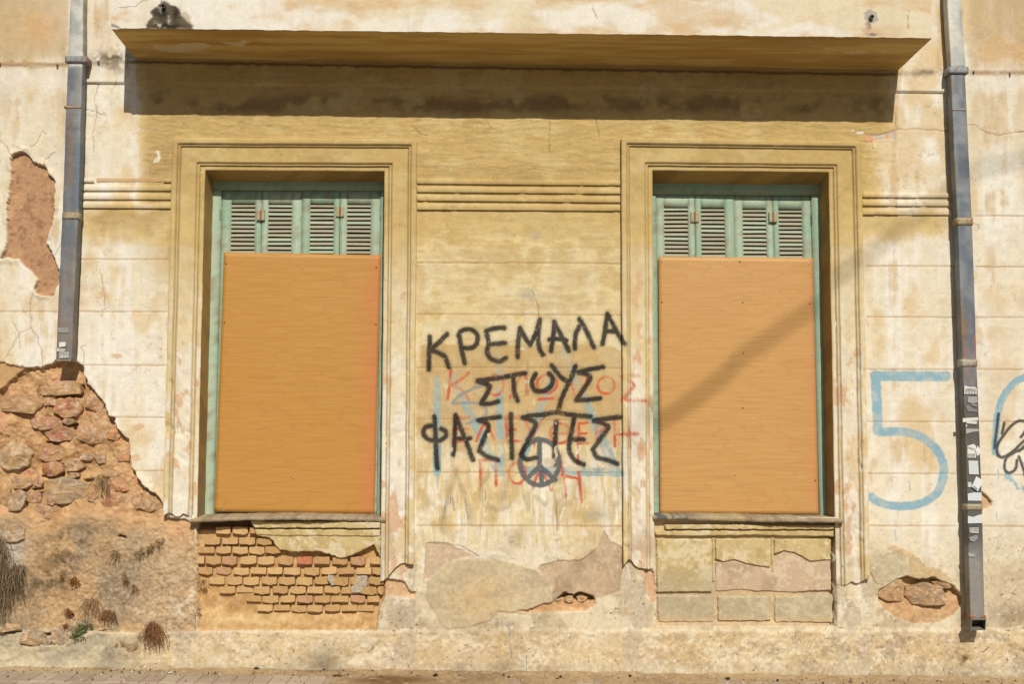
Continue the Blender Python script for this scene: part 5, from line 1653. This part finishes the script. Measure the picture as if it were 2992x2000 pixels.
lettering('57.57.57', pl_, s1, orgL, *S('B', 420, 989)[0], DS + .0022, .030, .052, rot=-.05)

# right pipe: runs down to a square shoe above the plinth
k = S('N', 960, 1245)[0]
orgR = P3(k[0], k[1], .06)
pr_ = empty('downpipe', orgR)
tag(pr_, 'long grey rain pipe plastered with torn stickers, ending in an open shoe', 'pipe', 'rain pipes on the facade')
R1 = [(-420, 2752, 2790, DB, DF), (0, 2767, 2808, DB, DF), (210, 2779, 2823, DB, DF)]
R2 = [(212, 2778, 2820, DB, DF - .003), (446, 2787, 2831, DB, DF), (640, 2797, 2840, DB, DF)]
R3 = [(640, 2797, 2840, DB, DF - .003), (823, 2804, 2847, DB, DF), (1055, 2812, 2854, DB, DF)]
R4 = [(1055, 2812, 2854, DB, DF - .003), (1250, 2819, 2862, DB, DF), (1478, 2826, 2870, DB, DF)]
R5 = [(1478, 2826, 2870, DB, DF - .003), (1650, 2831, 2874, DB, DF), (1806, 2836, 2878, DB, DF)]
for kk_ in (R1, R2, R3, R4, R5):
    tube_section('pipe_section', kk_, pr_, pipe_col(1, 6), orgR)
pipe_ring('bracket', pr_, orgR, 2775, 2827, 195, 214, 0.0, DF + .004, (150, 156, 158), .004)
pipe_ring('joint_collar', pr_, orgR, 2783, 2822, 318, 323, DB, DF, (160, 160, 150), .0016)
pipe_ring('joint_collar', pr_, orgR, 2798, 2841, 636, 658, DB, DF, (176, 162, 130), .0016)
pipe_ring('joint_collar', pr_, orgR, 2812, 2854, 1050, 1072, DB, DF, (186, 178, 160), .0016)
pipe_ring('joint_collar', pr_, orgR, 2826, 2870, 1474, 1492, DB, DF, (178, 166, 138), .0016)
pipe_ring('joint_collar', pr_, orgR, 2835, 2879, 1799, 1808, DB, DF, (168, 110, 66), .0016)
# shoe: bends out towards the street, open mouth
sh = S('N', 915, 1168, 1003, 1168, 1013, 1245, 918, 1247)
xl, zt = W(2836, 1808, DF)
xr, _ = W(2879, 1808, DF)
ml, mt = W(sh[3][0], sh[0][1] + 4, DF + .05)
mr, mbt = W(sh[2][0], sh[2][1], DF + .05)
xl, xr, zt, ml, mt, mr, mbt = map(float, (xl, xr, zt, ml, mt, mr, mbt))
prof = [[(xl, -DB, zt + .004), (xr, -DB, zt + .004), (xr, -DF, zt + .004), (xl, -DF, zt + .004)],
        [(xl, -DB, mbt + .02), (xr, -DB, mbt + .02), (xr + .002, -DF - .01, mt), (xl - .002, -DF - .01, mt)],
        [(ml, -DF - .03, mbt), (mr, -DF - .03, mbt), (mr, -DF - .045, mt), (ml, -DF - .045, mt)]]
inn = [[tuple(np.array(p) * .9 + np.mean(q, 0) * .1) for p in q] for q in prof]
vs, fs = [], []
for q in prof + inn[::-1]:
    vs += q
for a in range(5):
    for j in range(4):
        fs.append([a * 4 + j, a * 4 + (j + 1) % 4, a * 4 + 4 + (j + 1) % 4, a * 4 + 4 + j])
vs = np.array(vs) - np.array(orgR)[None, :]
mesh('shoe', vs, fs, M_METAL, pr_, alb(140, 134, 124))
W_ = (236, 234, 226)
G_ = (176, 174, 168)
DS = DF + .0042
s1 = paper(pr_, orgR, 'P', (118, 85, 170, 100, 215, 98, 230, 112, 230, 165, 118, 166), DS, W_)
lettering('ΑΠΟΦΡΑΞΕΙΣ', pr_, s1, orgR, *S('P', 175, 122)[0], DS + .0012, .016, .062)
lettering('57.57.57.57', pr_, s1, orgR, *S('P', 176, 148)[0], DS + .0012, .032, .066)
for pts, cl, cu_ in [((152, 188, 232, 186, 240, 240, 200, 250, 146, 240), (176, 172, 168), 0), ((130, 280, 165, 262, 190, 290, 240, 312, 244, 328, 150, 326), (140, 138, 136), 0),
                     ((168, 258, 200, 250, 236, 262, 230, 280, 205, 276), (150, 148, 146), 0), ((102, 386, 240, 378, 245, 402, 130, 420, 105, 424), (234, 232, 220), .004),
                     ((130, 418, 235, 410, 230, 440, 140, 434), (226, 224, 214), .002), ((132, 480, 250, 484, 248, 506, 190, 512, 134, 530), (186, 184, 178), 0), ((131, 440, 143, 440, 141, 466, 131, 466), (220, 218, 210), 0),
                     ((145, 640, 200, 622, 224, 640, 224, 748, 146, 748), W_, .002), ((215, 680, 240, 640, 276, 700, 232, 735), (238, 236, 230), .008),
                     ((155, 775, 242, 776, 250, 902, 160, 900), (220, 224, 224), .001), ((148, 975, 180, 970, 190, 1020, 150, 1018), (214, 212, 206), 0),
                     ((182, 1012, 224, 918, 292, 960, 236, 1056), (238, 238, 234), .006), ((148, 1078, 205, 1066, 275, 1070, 276, 1144, 150, 1142), (224, 228, 232), .001),
                     ((150, 1282, 200, 1292, 240, 1276, 280, 1266, 281, 1348, 150, 1352), (224, 228, 232), .001), ((165, 1392, 248, 1390, 246, 1440, 167, 1436), W_, 0),
                     ((158, 1480, 235, 1456, 244, 1488, 205, 1520, 172, 1512), (158, 156, 154), 0)]:
    st_ = paper(pr_, orgR, 'P', pts, DS + (.0008 if cu_ else 0), cl, curl=cu_)
    if pts[0] == 145:
        lettering('2715757', pr_, st_, orgR, *S('P', 184, 728)[0], DS + .004, .026, .045)
        lettering('ΑΠΟΦΡΑΞΕΙΣ', pr_, st_, orgR, *S('P', 180, 665)[0], DS + .004, .014, .045, rot=.3)
    if pts[0] == 165:
        lettering('2715757', pr_, st_, orgR, *S('P', 206, 1415)[0], DS + .002, .032, .050)
    if pts[0] == 182:
        tri = paper(pr_, orgR, 'P', (196, 1008, 206, 1004, 240, 1030, 232, 1048), DS + .0075, (110, 178, 206), name='printed_corner')
sp_ = [S('N', 625, 680)]
0 and paper(pr_, orgR, 'N', (902, 682, 935, 664, 966, 656, 968, 690, 940, 712, 925, 750, 910, 740), DS, (176, 174, 170))
paper(pr_, orgR, 'N', (897, 765, 935, 775, 942, 790, 900, 790), DS, (180, 178, 172))


# ------------------------------------------------------------------ plants rooted in the wall
def ribbon_plant(name, roots, n, length, spread, droop, colr, label, r=.0016, leaf=0.0, leafc=None, seed=1, group='dried weeds rooted in the left wall', cat='plant', depth=.0):
    lr = np.random.RandomState(seed)
    base = Vector(roots[0])
    V_, F_, Cc_ = [], [], []
    cols = [alb(*c) for c in colr]
    for k in range(n):
        p = np.array(roots[lr.randint(len(roots))]) + np.array([lr.normal(0, spread * .25), 0, lr.normal(0, spread * .15)])
        L = length * lr.uniform(.35, 1.0)
        steps = max(4, int(L / .018))
        d = np.array([lr.normal(0, .35), -lr.uniform(.1, .5), lr.uniform(-.7, .3)])
        d /= np.linalg.norm(d)
        c = cols[lr.randint(len(cols))] * lr.uniform(.75, 1.25)
        prev = None
        for s_ in range(steps):
            rr = r * (1 - .5 * s_ / steps)
            rings = [p + np.array([math.cos(a) * rr, math.sin(a) * rr, rr * .3 * math.sin(a)]) for a in (0, 2.1, 4.2)]
            i0 = len(V_)
            V_ += rings
            Cc_ += [c] * 3
            if prev is not None:
                for a in range(3):
                    F_.append([prev + a, prev + (a + 1) % 3, i0 + (a + 1) % 3, i0 + a])
            prev = i0
            d = d * .66 + np.array([lr.normal(0, .16) + spread * 0, lr.normal(0, .06), -droop * .34])
            if p[1] > -.012 - depth:
                d[1] -= .10
            if p[1] < -.05 - depth:
                d[1] += .12
            d /= np.linalg.norm(d)
            p = p + d * (L / steps)
            if leaf and lr.rand() < .75:
                q = p + lr.normal(0, leaf * .8, 3)
                q[1] = min(q[1], -.008)
                t1, t2 = lr.normal(0, 1, 3), lr.normal(0, 1, 3)
                t1 /= np.linalg.norm(t1)
                t2 -= t1 * (t1 @ t2)
                t2 /= np.linalg.norm(t2)
                sz = leaf * lr.uniform(.5, 1.1)
                i0 = len(V_)
                V_ += [q - t1 * sz, q + t2 * sz * .55, q + t1 * sz, q - t2 * sz * .55]
                lc = alb(*(leafc[lr.randint(len(leafc))])) * lr.uniform(.7, 1.25)
                Cc_ += [lc] * 4
                F_.append([i0, i0 + 1, i0 + 2, i0 + 3])
    V_ = np.array(V_) - np.array(base)[None, :]
    V_[:, 1] = np.minimum(V_[:, 1], .02)
    root = empty(name, base)
    tag(root, label, cat, group)
    tag(mesh('stems', V_, F_, M_PLANT, root, np.array(Cc_)), kind='stuff')
    return root


def Rt(k, d, *pts):
    return [tuple(P3(u, v, d)) for u, v in S(k, *pts)]


DRY = [(150, 124, 86), (122, 98, 66), (170, 142, 98), (104, 86, 60)]
BRN = [(142, 96, 62), (118, 78, 50), (160, 118, 80)]
ribbon_plant('dry_weed', Rt('C', .0, 610, 290, 630, 300, 650, 320), 60, .14, .03, 1.0, DRY, 'small dry weed hanging between the stones above the salmon-pink one', seed=2)
ribbon_plant('dry_weed', Rt('C', .01, 985, 680, 960, 705, 930, 715, 900, 730, 870, 745, 840, 760), 110, .07, .03, .9, DRY, 'dry creeping weed in a slanting line under the flat tan stone', seed=3)
ribbon_plant('dry_weed', Rt('C', .01, 700, 755, 715, 765), 40, .09, .03, 1.0, DRY, 'thin dry weed beside the slanting creeper on the brown wall', seed=4)
ribbon_plant('dry_weed', Rt('C', .01, 0, 680, 15, 760, 30, 860, 60, 880, 100, 850, 125, 850, 20, 950, 10, 1000), 300, .28, .07, .95, [(128, 110, 82), (104, 88, 64), (150, 130, 100), (90, 76, 56)],
             'large grey-brown mass of dry weed at the far end of the rubble wall', seed=5)
ribbon_plant('dry_weed', Rt('C', .01, 762, 905, 768, 925), 50, .055, .025, .8, DRY, 'round tuft of dry weed low on the brown wall', seed=6, leaf=.004, leafc=DRY)
ribbon_plant('dry_weed', Rt('C', .01, 815, 955, 822, 965), 22, .08, .02, 1.0, DRY, 'two thin dry strands below the round tuft', seed=7)
ribbon_plant('dry_weed', Rt('C', .005, 530, 1050, 560, 1045, 590, 1055), 70, .15, .03, 1.1, [(160, 124, 88), (140, 106, 74), (178, 142, 102)], 'curtain of fine tan dry weed above the green plant', seed=8)
ribbon_plant('dry_weed', Rt('C', .01, 640, 1125, 665, 1120, 690, 1130), 80, .10, .03, .9, BRN, 'reddish-brown dry weed tuft beside the white block', seed=9, leaf=.004, leafc=BRN)
ribbon_plant('dry_weed', Rt('C', .01, 930, 1195, 945, 1205, 965, 1215, 920, 1230, 975, 1240), 190, .17, .04, .95, BRN, 'biggest brown dry weed hanging down over the plinth', seed=10, leaf=.004, leafc=BRN)
ribbon_plant('dry_weed', Rt('C', .01, 380, 910, 440, 930, 460, 915, 470, 940), 46, .035, .02, .5, [(170, 112, 62), (140, 90, 52)], 'crisp orange-brown dry leaves caught on the dark stain', seed=11, leaf=.008, leafc=[(178, 116, 64), (150, 96, 54)])
ribbon_plant('dry_weed', Rt('C', .005, 415, 1110, 430, 1120, 400, 1205), 40, .05, .02, .7, [(160, 100, 58), (120, 78, 48)], 'dry brown leaf tuft over the small hole near the green plant', seed=12, leaf=.007, leafc=[(160, 100, 58), (120, 76, 46)])
ribbon_plant('dry_weed', Rt('E', .012, 195, 895, 210, 890, 180, 860), 36, .06, .03, .9, DRY, 'dry sprig in the corner where brown wall meets bricks', seed=13)
ribbon_plant('dry_weed', Rt('E', .012, 185, 1075), 12, .05, .02, .8, DRY, 'tiny dry twig below the bricks at the brown wall corner', seed=14)
GRN = [(110, 128, 62), (84, 106, 48), (136, 146, 78)]
ribbon_plant('green_plant', Rt('C', .012, 495, 1210, 520, 1215, 545, 1205, 480, 1240, 470, 1270, 500, 1270), 90, .045, .03, .35, [(104, 112, 60), (120, 100, 60)], 'small leafy green plant growing out of the wall above the plinth', r=.0014, leaf=.0085, leafc=GRN,
             seed=15, group=None)

# ------------------------------------------------------------------ pavers, dirt, droppings
bm = bmesh.new()
bmesh.ops.create_cube(bm, size=1)
for v in bm.verts:
    v.co = Vector((v.co.x * .0985, v.co.y * .196, v.co.z * .05))
bmesh.ops.bevel(bm, geom=[e for e in bm.edges if all(v.co.z > 0 for v in e.verts)], offset=.004, segments=1, affect='EDGES')
pme = bpy.data.meshes.new('paver')
bm.to_mesh(pme)
bm.free()
mpv, nt, b = principled('paver_clay', .9, .2)
oi = nd(nt, 'ShaderNodeObjectInfo')
geo = nd(nt, 'ShaderNodeNewGeometry')
n1 = nd(nt, 'ShaderNodeTexNoise', Scale=14.0, Detail=8.0, Roughness=.7)
nt.links.new(geo.outputs['Position'], n1.inputs['Vector'])
ml = nd(nt, 'ShaderNodeMath', operation='MULTIPLY_ADD')
ml.inputs[1].default_value, ml.inputs[2].default_value = .35, .0
nt.links.new(oi.outputs['Random'], ml.inputs[0])
ad = nd(nt, 'ShaderNodeMath', operation='MULTIPLY_ADD')
ad.inputs[1].default_value = .7
nt.links.new(n1.outputs['Fac'], ad.inputs[0])
nt.links.new(ml.outputs[0], ad.inputs[2])
rp = nd(nt, 'ShaderNodeValToRGB')
rp.color_ramp.elements[0].position, rp.color_ramp.elements[0].color = .3, (*alb(176, 156, 134), 1)
rp.color_ramp.elements[1].position, rp.color_ramp.elements[1].color = .75, (*alb(206, 188, 164), 1)
nt.links.new(ad.outputs[0], rp.inputs[0])
nt.links.new(rp.outputs[0], b.inputs['Base Color'])
pme.materials.append(mpv)
pave = bpy.data.objects['pavement']
for row in range(3):
    y = -.145 - .1 - row * .2015
    for kx in range(70):
        x = -3.55 + kx * .1025 + (.05 if row % 2 else 0)
        o = bpy.data.objects.new('paver', pme)
        C.objects.link(o)
        o.parent = pave
        o.location = (x, y, gz(x, y) - .025 + .007 + random.uniform(-.0015, .0015))
        o.rotation_euler = (math.atan(.012), -math.atan(SLOPE), random.uniform(-.012, .012))

nx, ny = 900, 90
X, Y = np.meshgrid(np.linspace(-3.6, 3.8, nx), np.linspace(-.62, .02, ny))
X, Y = X.ravel(), Y.ravel()
a, b_ = X * 476, Y * 476
cover = ss(-2.2, -.2, X + (fbm(a, b_, 300, 80, o=3, s=2) - .5) * 1.2)
hgt = -.004 + .016 * cover * (.35 + .9 * fbm(a, b_, 70, o=4, s=5)) + .03 * ss(-.12, .0, Y) * fbm(a, b_, 60, 30, o=4, s=8) + .006 * (fbm(a, b_, 10, o=3, s=3) - .5) - .012 * ss(-.30, -.62, Y) * (1 - cover)
hum = np.clip(blob(a, b_, 1165 - 1428, -130, 120, 60) * 1.2, 0, 1)
hgt += .012 * hum
c = np.repeat(alb(208, 178, 134)[None, :], len(X), 0)
c = mix(c, alb(186, 156, 118), ss(.45, .62, fbm(a, b_, 60, o=4, s=6)) * .7)
c = mix(c, alb(222, 196, 156), ss(.54, .64, fbm(a, b_, 14, o=4, s=9)) * .6)
c = mix(c, alb(128, 92, 54), hum * ss(.3, .55, fbm(a, b_, 24, o=4, s=4) + .06) * .85)
c = mix(c, alb(96, 72, 46), ss(.76, .82, fbm(a, b_, 6, o=2, s=12)) * .6)
dirt = mesh('dirt', np.stack([X, Y, gz(X, Y) + hgt], 1), grid_faces(nx, ny), M_ROUGH, None, c, True)
tag(dirt, 'sandy brown dirt drifted along the foot of the wall', 'dirt', kind='stuff')


def clod(name, u, v, w, h, colr, label, seed, cat='clod', group='dark clods lying at the foot of the wall', flat=1.0):
    p = ground_pt(u, v)
    lr = np.random.RandomState(seed)
    bm = bmesh.new()
    bmesh.ops.create_icosphere(bm, subdivisions=2, radius=1)
    ph = lr.uniform(0, 9, 6)
    for q in bm.verts:
        c_ = q.co.copy()
        k_ = 1 + .22 * math.sin(3 * c_.x + ph[0]) + .2 * math.sin(4 * c_.y + ph[1]) * math.cos(3 * c_.z + ph[2]) + .14 * math.sin(7 * c_.x + 5 * c_.z + ph[3])
        q.co = Vector((c_.x * w * k_, c_.y * w * .6 * k_, c_.z * h * k_ + h * .7))
    me = bpy.data.meshes.new(name)
    bm.to_mesh(me)
    bm.free()
    o = finish(name, me, M_ROUGH, None, lambda co: mix(np.repeat(alb(*colr)[None, :], len(co), 0), alb(*(np.array(colr) * .6)), rng.rand(len(co))))
    z = gz(p[0], p[1]) + .006
    o.location = (p[0], min(p[1], -.03), z)
    tag(o, label, cat, group)
    return o


DK = (84, 66, 50)
clod('clod', 750, 1964, .016, .012, (74, 58, 48), 'largest dark clod, two lumps, below the bricks', 1)
clod('clod', 731, 1965, .012, .008, (80, 64, 52), 'smaller lump touching the largest dark clod below the bricks', 2)
CL = [('G', 345, 1522, .016, 'rounded clod on the dark humus stain below the repaired patch'), ('G', 150, 1495, .009, 'small clod between the humus stain and the wall foot'),
      ('G', 685, 1488, .009, 'lone small clod against the wall foot under the blue paint drips'), ('G', 1390, 1530, .011, 'larger of two touching clods below the ragged hole'),
      ('G', 1365, 1542, .009, 'smaller of two touching clods below the ragged hole'), ('G', 960, 1530, .010, 'lone clod on sandy dirt in front of the repaired patch'),
      ('G', 1970, 1522, .012, 'flat clod below the foot of the right window surround'), ('G', 1880, 1542, .009, 'small clod next to the flat clod by the right surround'),
      ('K', 785, 1545, .013, 'clod in front of the plinth under the panelled bay'), ('K', 1200, 1558, .010, 'smaller clod beside the one under the panelled bay'),
      ('E', 1370, 1543, .014, 'wide dark clod on the humus stain beside the brick fragment'), ('E', 1315, 1500, .010, 'dark clod near the wall at the back of the humus stain'),
      ('G', 210, 1545, .010, 'low brown clod at the front of the humus stain'), ('E', 1190, 1493, .008, 'tiny clod on the dirt behind the brick fragment')]
for k, (kk2, x_, y_, s_, lab) in enumerate(CL):
    u_s, v_s = S(kk2, x_, y_)[0]
    clod('clod', u_s, v_s, s_, s_ * .75, DK, lab, 10 + k)
o = clod('brick_fragment', *S('E', 1090, 1528)[0], .024, .008, (128, 88, 58), 'flat brown brick fragment on the dirt below the left window', 40, 'fragment', None)
o = clod('twig_clump', *S('E', 1620, 1530)[0], .02, .006, (150, 112, 72), 'pale brown splinter on the dirt below the middle bay', 41, 'fragment', None)
p = ground_pt(*(400 + 578 / 5.865, 1900 + 425 / 5.865))
lt = mesh('paper_scrap', [(-.012, -.01, .002), (.01, -.012, .004), (.013, .008, .002), (-.009, .011, .005), (-.012, -.01, .001), (.01, -.012, .003), (.013, .008, .001), (-.009, .011, .004)],
          [[0, 1, 2, 3], [7, 6, 5, 4], [0, 4, 5, 1], [1, 5, 6, 2], [2, 6, 7, 3], [3, 7, 4, 0]], M_PAPER, None, alb(246, 244, 238))
lt.location = (p[0], p[1], gz(p[0], p[1]) + .008)
tag(lt, 'tiny white paper scrap lying on the pavers', 'paper')

# pebbles and crumbs too small to count
N = 1500
px = rng.uniform(-3.3, 3.6, N)
px = np.where(rng.rand(N) < .6, np.abs(px) * np.sign(rng.rand(N) - .15), px)
py = -np.abs(rng.normal(0, .16, N)) - .01
V_, F_, Cc_ = [], [], []
for k in range(N):
    s_ = rng.gamma(2.0, .0011) + .0012
    base = np.array([px[k], py[k], gz(px[k], py[k]) + .008])
    i0 = len(V_)
    o8 = [(-1, -1, -1), (1, -1, -1), (1, 1, -1), (-1, 1, -1), (-.6, -.6, 1), (.6, -.6, 1), (.6, .6, 1), (-.6, .6, 1)]
    V_ += [base + np.array(q) * s_ * rng.uniform(.7, 1.3, 3) for q in o8]
    F_ += [[i0 + a for a in q] for q in ((3, 2, 1, 0), (4, 5, 6, 7), (0, 1, 5, 4), (1, 2, 6, 5), (2, 3, 7, 6), (3, 0, 4, 7))]
    Cc_ += [alb(*[(214, 190, 152), (150, 118, 80), (96, 76, 56), (236, 226, 208)][rng.choice(4, p=[.45, .25, .2, .1])])] * 8
gr = mesh('grit', V_, F_, M_ROUGH, None, np.array(Cc_))
tag(gr, 'scattered grit and crumbs of plaster on the pavement', 'grit', kind='stuff')

# ------------------------------------------------------------------ bare street tree across the road: one bough shades the right board
def limb(pts, rad, seg=7):
    V_, F_ = [], []
    for i_, p in enumerate(pts):
        t = (pts[min(i_ + 1, len(pts) - 1)] - pts[max(i_ - 1, 0)]).normalized()
        a = t.cross(Vector((.3, 1, .2))).normalized()
        b_ = t.cross(a)
        V_ += [p + (a * math.cos(q) + b_ * math.sin(q)) * rad[i_] for q in np.linspace(0, 2 * math.pi, seg, endpoint=False)]
    for i_ in range(len(pts) - 1):
        for j in range(seg):
            F_.append([i_ * seg + j, i_ * seg + (j + 1) % seg, i_ * seg + seg + (j + 1) % seg, i_ * seg + seg + j])
    return V_, F_


sa, sb = P3(2860, 500, 0), P3(1900, 1212, 0)
TD = 13.0
b0, b1 = sa + to_sun * TD, sb + to_sun * TD
tb = Vector((b0.x + 5.2, b0.y + .3, gz(0) - .14))
tree = empty('street_tree', tb)
tag(tree, 'tall bare street tree across the road with one long drooping bough', 'tree')
m_bark = noise_mat('bark', (.10, .075, .055), (.17, .135, .10), 8)
top_ = Vector((tb.x - .3, tb.y, b0.z + 4.0))
tr = [tb + (top_ - tb) * t + Vector((.12 * math.sin(5 * t), .1 * math.cos(4 * t), 0)) for t in np.linspace(0, 1, 16)]
v_, f_l = limb([q - tb for q in tr], [.26 * (1 - .8 * t) + .02 for t in np.linspace(0, 1, 16)], 10)
mesh('trunk', v_, f_l, m_bark, tree)
rt = random.Random(5)


def bough(p0, p1, r0, r1, sag, nseg=18):
    pts = [p0 + (p1 - p0) * t + Vector((0, 0, sag * math.sin(math.pi * t))) + Vector((rt.uniform(-.02, .02), 0, rt.uniform(-.02, .02))) for t in np.linspace(0, 1, nseg)]
    v_, f_l = limb([q - tb for q in pts], [r0 + (r1 - r0) * t for t in np.linspace(0, 1, nseg)])
    mesh('bough', v_, f_l, m_bark, tree)
    return pts


ext = b0 + (b0 - b1).normalized() * 2.5
bough(b0, b1, .010, .021, 0.0, 14)
bough(tr[11], b0, .09, .010, .35)
for k in range(9):
    p0 = tr[7 + k % 8]
    bough(p0, p0 + Vector((rt.uniform(.6, 3.2), rt.uniform(-2, 2), rt.uniform(1.0, 2.6))), .07, .012, .2)


def twigs(at_pt, rad, n, src):
    bough(src, at_pt, .007, .004, -.15, 10)
    V_, F_ = [], []
    for k in range(n):
        a = Vector((rt.gauss(0, 1), rt.gauss(0, .6), rt.gauss(0, .55)))
        a = a * (rad / 1.6)
        e = a + Vector((rt.uniform(-.09, .09), rt.uniform(-.05, .05), rt.uniform(-.08, .05)))
        v_, f_l = limb([a + at_pt - tb, (a + e) / 2 + at_pt - tb + Vector((.006, 0, .006)), e + at_pt - tb], [.006, .005, .003], 5)
        F_ += [[i + len(V_) for i in q] for q in f_l]
        V_ += v_
    mesh('twigs', V_, F_, m_bark, tree)


twigs(P3(950, 1935, 0.0) + to_sun * TD, .11, 34, b1)
twigs(P3(330, 1945, 0.0) + to_sun * TD, .07, 16, P3(950, 1935, 0.0) + to_sun * TD)
g_ = ground_pt(1430, 1985)
twigs(Vector(g_) + to_sun * TD, .26, 60, b1)
